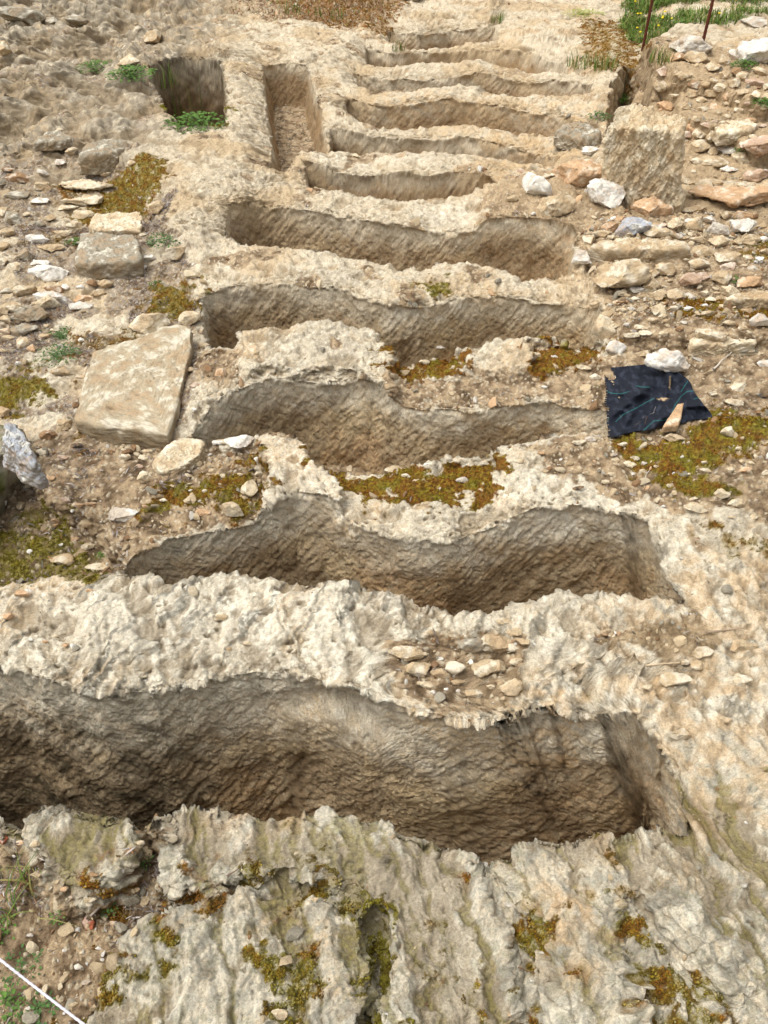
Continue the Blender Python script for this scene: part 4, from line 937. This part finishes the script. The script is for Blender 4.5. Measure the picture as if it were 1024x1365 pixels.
# ---- grasses and weeds
def blades(pts, hgt, n_, spread, lean=.5, wd=.004):
    Vb = []; Fb = []; Cb = []; b = 0
    for p in pts:
        for _ in range(n_):
            a = rng.uniform(0, 6.283); r = spread * math.sqrt(rng.random()); bx, by = p[0] + r * math.cos(a), p[1] + r * math.sin(a)
            hh = hgt * rng.uniform(.5, 1.15); a2 = rng.uniform(0, 6.283); le = lean * hh * rng.uniform(.2, 1.2); w_ = wd * rng.uniform(.7, 1.3)
            px_, py_ = -math.sin(a2) * w_, math.cos(a2) * w_; g_ = sr(*((92, 116, 44), (76, 104, 40), (118, 130, 60), (150, 142, 86))[rng.integers(0, 4)]) * rng.uniform(.7, 1.2)
            for k, t in enumerate((0, .35, .7, 1)):
                q = 1 - t * .92; cx_ = bx + math.cos(a2) * le * t * t; cy_ = by + math.sin(a2) * le * t * t; cz_ = p[2] - .01 + hh * (t - .25 * lean * t * t)
                Vb += [(cx_ + px_ * q, cy_ + py_ * q, cz_), (cx_ - px_ * q, cy_ - py_ * q, cz_)]; Cb += [g_, g_]
                if k: Fb.append((b + 2 * k - 2, b + 2 * k - 1, b + 2 * k + 1, b + 2 * k))
            b += 8
    return np.array(Vb), np.array(Fb), np.array(Cb)
def leafy(pts, size, n_, spread, tone):
    Vb = []; Fb = []; Cb = []; b = 0
    for p in pts:
        for _ in range(int(n_ * 2.2)):
            a = rng.uniform(0, 6.283); r = spread * rng.random() ** .8; hh = size * rng.uniform(.3, 1.2); L = size * rng.uniform(.22, .5); w_ = L * .32
            bx, by, bz = p[0] + r * math.cos(a), p[1] + r * math.sin(a), p[2] + hh * .6 * (1 - r / spread * .5)
            dx, dy = math.cos(a + rng.normal(0, .5)), math.sin(a + rng.normal(0, .5)); n0 = math.hypot(dx, dy); dx /= n0; dy /= n0
            g_ = np.clip(sr(*tone) * rng.uniform(.6, 1.4), .01, .5)
            Vb += [(bx, by, bz), (bx + dx * L * .5 - dy * w_, by + dy * L * .5 + dx * w_, bz + L * .18), (bx + dx * L, by + dy * L, bz + L * .05), (bx + dx * L * .5 + dy * w_, by + dy * L * .5 - dx * w_, bz + L * .18), (bx + dx * L * .5, by + dy * L * .5, bz + L * .08),
                   (p[0], p[1], p[2] - .01), (p[0] + .0015, p[1], p[2] - .01)]
            Fb += [(b, b + 4, b + 1, b), (b + 1, b + 4, b + 2, b + 1), (b + 2, b + 4, b + 3, b + 2), (b + 3, b + 4, b, b + 3), (b + 5, b + 6, b, b)]
            Cb += [g_] * 7; b += 7
    F3 = np.array([f[:3] for f in Fb]); return np.array(Vb), F3, np.array(Cb)
def plant(name, kind, px, py, label, cat, **k):
    loc, n = hit(px, py); V, F3, C3 = kind([(0, 0, 0)], **k); o = mesh_obj(name, V, F3, M_LEAF, col=C3); o.location = loc; return tag(o, label, cat)
G1, G2 = (74, 104, 36), (66, 94, 42)
# far meadow on the bank
m = sdist(poly(pp("820,-60 860,-60 1300,-60 1300,60 1020,52 985,60 945,66 900,60 880,72 845,66 830,30")), x, y, .3)
m = (m < 0) & (SY > -60) & (SX < 1100)
ids = np.flatnonzero(m); 
ids = rng.choice(ids, min(3200, len(ids)), replace=False); ids = ids[fbm(x[ids], y[ids], 1.3, 2, 801) > -.35]
V, F3, C3 = blades(VERT[ids].astype(float), .11, 6, .07, .7, .006); tag(mesh_obj('grass', V, F3, M_LEAF, col=C3), 'green grass growing on the bank behind the rusty rods', kind='stuff')
ids2 = rng.choice(ids, min(len(ids), 800), replace=False)
V, F3, C3 = leafy(VERT[ids2].astype(float), .07, 9, .08, (86, 120, 40)); tag(mesh_obj('weeds', V, F3, M_LEAF, col=C3), 'broad-leaved green weeds among the bank grass', kind='stuff')
fl = np.concatenate([VERT[rng.choice(ids, 90)].astype(float) + [0, 0, .10] + rng.normal(0, .03, (90, 3)) * [1, 1, .5]])
fv, ff = ICO[1]; V = (fl[:, None] + fv[None] * [.014, .014, .008]).reshape(-1, 3); Ff = (ff[None] + (np.arange(len(fl)) * len(fv))[:, None, None]).reshape(-1, 3)
tag(mesh_obj('yellow_flowers', V, Ff, M_LEAF, col=np.repeat(sr(230, 205, 40)[None], len(V), 0)), 'small yellow flowers scattered in the bank grass', kind='stuff')
# dry brown growth above the lengthwise pits
m = sdist(poly(pp("300,24 310,-20 560,-20 535,10 480,28 400,30")), x, y, .3); ids = np.flatnonzero((m < 0)); ids = rng.choice(ids, min(450, len(ids)), replace=False)
V, F3, C3 = blades(VERT[ids].astype(float), .05, 5, .06, 1.2, .005); kk_ = rng.random(len(C3) // 8) < .85; C3 = np.where(np.repeat(kk_, 8)[:, None], sr(150, 104, 62) * rng.uniform(.6, 1.1, (len(C3), 1)), C3)
tag(mesh_obj('grass', V, F3, M_LEAF, col=C3), 'dry brown matted growth behind the lengthwise pits', kind='stuff')
PL = [
 ('grass_tuft', blades, 385, 14, 'sparse green grass tuft standing in the brown growth', 'grass tuft', dict(hgt=.16, n_=40, spread=.14)),
 ('grass_tuft', blades, 440, 22, 'green and yellowing tuft at the right of the brown growth', 'grass tuft', dict(hgt=.14, n_=30, spread=.16)),
 ('grass_tuft', blades, 664, 30, 'thin grass tuft at the end of the topmost ridge', 'grass tuft', dict(hgt=.14, n_=45, spread=.07)),
 ('grass_tuft', blades, 775, 88, 'green grass tuft at the end of the arched ridge', 'grass tuft', dict(hgt=.15, n_=90, spread=.13)),
 ('grass_tuft', blades, 806, 92, 'taller grass tuft beside the bank hollow', 'grass tuft', dict(hgt=.16, n_=90, spread=.12)),
 ('grass_tuft', blades, 880, 82, 'grass tuft on the pale bank ledge between the rods', 'grass tuft', dict(hgt=.16, n_=60, spread=.09)),
 ('grass_tuft', blades, 531, 66, 'small grass tuft in the second highest trench', 'grass tuft', dict(hgt=.12, n_=30, spread=.06)),
 ('weed_plant', leafy, 778, 20, 'low yellow-green weed patch on the pale rock left of the rods', 'weed', dict(size=.06, n_=160, spread=.22, tone=(140, 150, 50))),
 ('weed_plant', leafy, 828, 134, 'green weed in the dark bank hollow', 'weed', dict(size=.08, n_=70, spread=.12, tone=G1)),
 ('weed_plant', leafy, 798, 158, 'green weed growing behind the upright block', 'weed', dict(size=.07, n_=40, spread=.09, tone=G2)),
 ('weed_plant', leafy, 128, 92, 'green weed patch left of the square pit on bare rock', 'weed', dict(size=.08, n_=110, spread=.16, tone=G1)),
 ('weed_plant', leafy, 176, 102, 'bushy green weed at the corner of the square pit', 'weed', dict(size=.09, n_=160, spread=.19, tone=G1)),
 ('weed_plant', leafy, 262, 168, 'green weed spreading on the floor edge of the square pit', 'weed', dict(size=.09, n_=140, spread=.22, tone=G1)),
 ('grass_tuft', blades, 245, 150, 'tall thin grass stalks growing up out of the square pit', 'grass tuft', dict(hgt=.34, n_=16, spread=.2, lean=.3)),
 ('grass_tuft', blades, 222, 112, 'grass hanging over the back corner of the square pit', 'grass tuft', dict(hgt=.2, n_=50, spread=.12)),
 ('weed_plant', leafy, 990, 204, 'small green weed beside the orange-pink block', 'weed', dict(size=.05, n_=40, spread=.07, tone=G1)),
 ('weed_plant', leafy, 992, 90, 'green weed among the stones below the white bank boulder', 'weed', dict(size=.08, n_=60, spread=.1, tone=G1)),
 ('weed_plant', leafy, 1020, 142, 'dark green weed at the edge of the stone bank', 'weed', dict(size=.08, n_=60, spread=.1, tone=G1)),
 ('weed_plant', leafy, 80, 450, 'feathery grey-green weed on the litter in front of the stacked stones', 'weed', dict(size=.035, n_=150, spread=.12, tone=G2)),
 ('weed_plant', leafy, 78, 475, 'feathery grey-green weed patch behind the socketed slab', 'weed', dict(size=.035, n_=130, spread=.11, tone=G2)),
 ('weed_plant', leafy, 98, 325, 'small green weed at the left corner of the squared block', 'weed', dict(size=.035, n_=60, spread=.07, tone=G1)),
 ('weed_plant', leafy, 222, 322, 'dark green weed in the gap right of the squared block', 'weed', dict(size=.05, n_=80, spread=.11, tone=G2)),
 ('weed_plant', leafy, 208, 380, 'tiny green weed on the moss in front of the squared block', 'weed', dict(size=.03, n_=30, spread=.04, tone=G2)),
 ('weed_plant', leafy, 978, 374, 'tiny bright green weed between rubble stones', 'weed', dict(size=.03, n_=30, spread=.04, tone=G1)),
 ('weed_plant', leafy, 137, 742, 'tiny green weed at the left tip of the second pit', 'weed', dict(size=.02, n_=24, spread=.025, tone=G1)),
 ('weed_plant', leafy, 52, 635, 'small green weed beside the mossy boulder', 'weed', dict(size=.02, n_=24, spread=.03, tone=G1)),
 ('clover_plant', leafy, 78, 1222, 'green clover-like plant left of the brick shard', 'plant', dict(size=.022, n_=16, spread=.022, tone=G1)),
 ('clover_plant', leafy, 146, 1214, 'small green plant right of the brick shard', 'plant', dict(size=.02, n_=14, spread=.02, tone=G2)),
 ('clover_plant', leafy, 195, 1150, 'small green seedling beside the twig near the fluted rock', 'plant', dict(size=.02, n_=14, spread=.02, tone=G2)),
 ('clover_plant', leafy, 32, 1288, 'dark green clover behind the white rope', 'plant', dict(size=.028, n_=30, spread=.05, tone=G2)),
 ('clover_plant', leafy, 6, 1236, 'bright green leafy plant at the photo edge', 'plant', dict(size=.03, n_=26, spread=.045, tone=G1)),
 ('clover_plant', leafy, 55, 1345, 'bushy clover under the white rope', 'plant', dict(size=.03, n_=40, spread=.04, tone=G2)),
 ('clover_plant', leafy, 8, 1340, 'broad green leaves in the corner in front of the rope', 'plant', dict(size=.035, n_=34, spread=.05, tone=G1)),
 ('clover_plant', leafy, 25, 1352, 'low clover between the two plants in front of the rope', 'plant', dict(size=.02, n_=24, spread=.035, tone=G1)),
 ('grass_tuft', blades, 30, 1215, 'long arching green grass blades rising from the gravelly soil', 'grass tuft', dict(hgt=.17, n_=11, spread=.05, lean=1.0, wd=.0028)),
 ('grass_tuft', blades, 45, 1165, 'long pale grass blades leaning over the white rock knob', 'grass tuft', dict(hgt=.15, n_=9, spread=.03, lean=1.2, wd=.0028)),
 ('grass_tuft', blades, 6, 1175, 'thin upright brown-green grass at the photo edge', 'grass tuft', dict(hgt=.13, n_=7, spread=.03, lean=.5, wd=.0022)),
]
for nm, kd, a, b, lab, cat_, kw in PL: plant(nm, kd, a, b, lab, cat_, **kw)

# ---- rods, rope, twigs
def tube(name, pts, rad, mat, col, ribs=0, ribamp=0, seg=10, twist=0):
    pts = np.array(pts, float); n = len(pts); T = np.gradient(pts, axis=0); T /= np.linalg.norm(T, axis=1, keepdims=True)
    ref = np.array([0, 0, 1.]) if abs(T[:, 2]).mean() < .8 else np.array([1., 0, 0]); A = np.cross(T, ref); A /= np.linalg.norm(A, axis=1, keepdims=True); B = np.cross(T, A)
    th = np.linspace(0, 2 * np.pi, seg, endpoint=False); s = np.concatenate([[0], np.cumsum(np.linalg.norm(np.diff(pts, axis=0), axis=1))])
    r = (np.asarray(rad) * np.ones(n))[:, None] * (1 + ribamp * np.cos(ribs * s[:, None] + twist * th[None]))
    V = pts[:, None] + r[..., None] * (np.cos(th)[None, :, None] * A[:, None] + np.sin(th)[None, :, None] * B[:, None]); V = V.reshape(-1, 3)
    i = np.arange(seg); j = (i + 1) % seg; Fq = np.concatenate([np.stack([k * seg + i, k * seg + j, (k + 1) * seg + j, (k + 1) * seg + i], 1) for k in range(n - 1)])
    o0 = pts[0].copy(); cc_ = np.repeat(np.array(col)[None], len(V), 0) * (1 + .3 * n2(V[:, 2] * 9, V[:, 0] * 9, 4))[:, None]
    o = mesh_obj(name, V - o0, Fq, mat, col=np.clip(cc_, .005, .9)); o.location = o0; return o
for a, b, lab, ln in ((856, 69, 'thin rusty iron rod standing left on the grassy bank', 1.35), (934, 69, 'thin rusty iron rod standing among the stones of the bank', 1.4)):
    l, n = hit(a, b); zz_ = np.linspace(-.05, ln, 160)
    tag(tube('iron_rod', np.stack([l.x + .015 * zz_ + 0 * zz_, l.y + 0 * zz_, l.z + zz_], 1), .013, M_TWIG, sr(88, 48, 34), 160, .10), lab, 'iron rod')
a0 = np.array(at(-60, 1231, .12)); a1 = np.array(at(160, 1402, .10)); t_ = np.linspace(-.1, 1.3, 500)[:, None]
rp = a0 + (a1 - a0) * t_; rp[:, 2] -= .02 * np.sin(np.clip(t_[:, 0], 0, 1) * np.pi)
tag(tube('rope', rp, .003, M_TWIG, sr(200, 196, 204), 420, .16, 12, 3), 'taut white cord crossing the lower corner over the clover', 'rope')
def twig_obj(p, q, r_, lab, col, br=()):
    a, _ = hit(*p); b, _ = hit(*q); t = np.linspace(0, 1, 30)[:, None]; P = np.array(a) + (np.array(b) - np.array(a)) * t; P[:, 2] = np.linspace(a.z, b.z, 30) + .012; P[:, 0] += .003 * np.sin(t[:, 0] * 9)
    tag(tube('twig', P, np.linspace(r_, r_ * .5, 30), M_TWIG, sr(*col)), lab, 'twig')
twig_obj((122, 1224), (190, 1140), .0035, 'long grey twig leaning from the brick shard to the fluted rock', (150, 138, 124))
twig_obj((940, 846), (990, 840), .004, 'grey stick lying on the bare rock right of the second pit', (150, 132, 110))
twig_obj((860, 890), (905, 886), .003, 'pale curved stalk lying in front of the second pit corner', (190, 170, 140))
twig_obj((950, 495), (974, 472), .005, 'pale forked twig on the soil behind the black cloth', (186, 176, 160))
twig_obj((285, 1185), (318, 1160), .003, 'small dark twig resting against the fluted ridge foot', (110, 92, 76))
twig_obj((30, 415), (68, 400), .004, 'thin stick among stacked stones of the left strip', (140, 126, 110))
twig_obj((690, 1292), (712, 1300), .002, 'short brown twig on the foreground moss', (110, 88, 70))
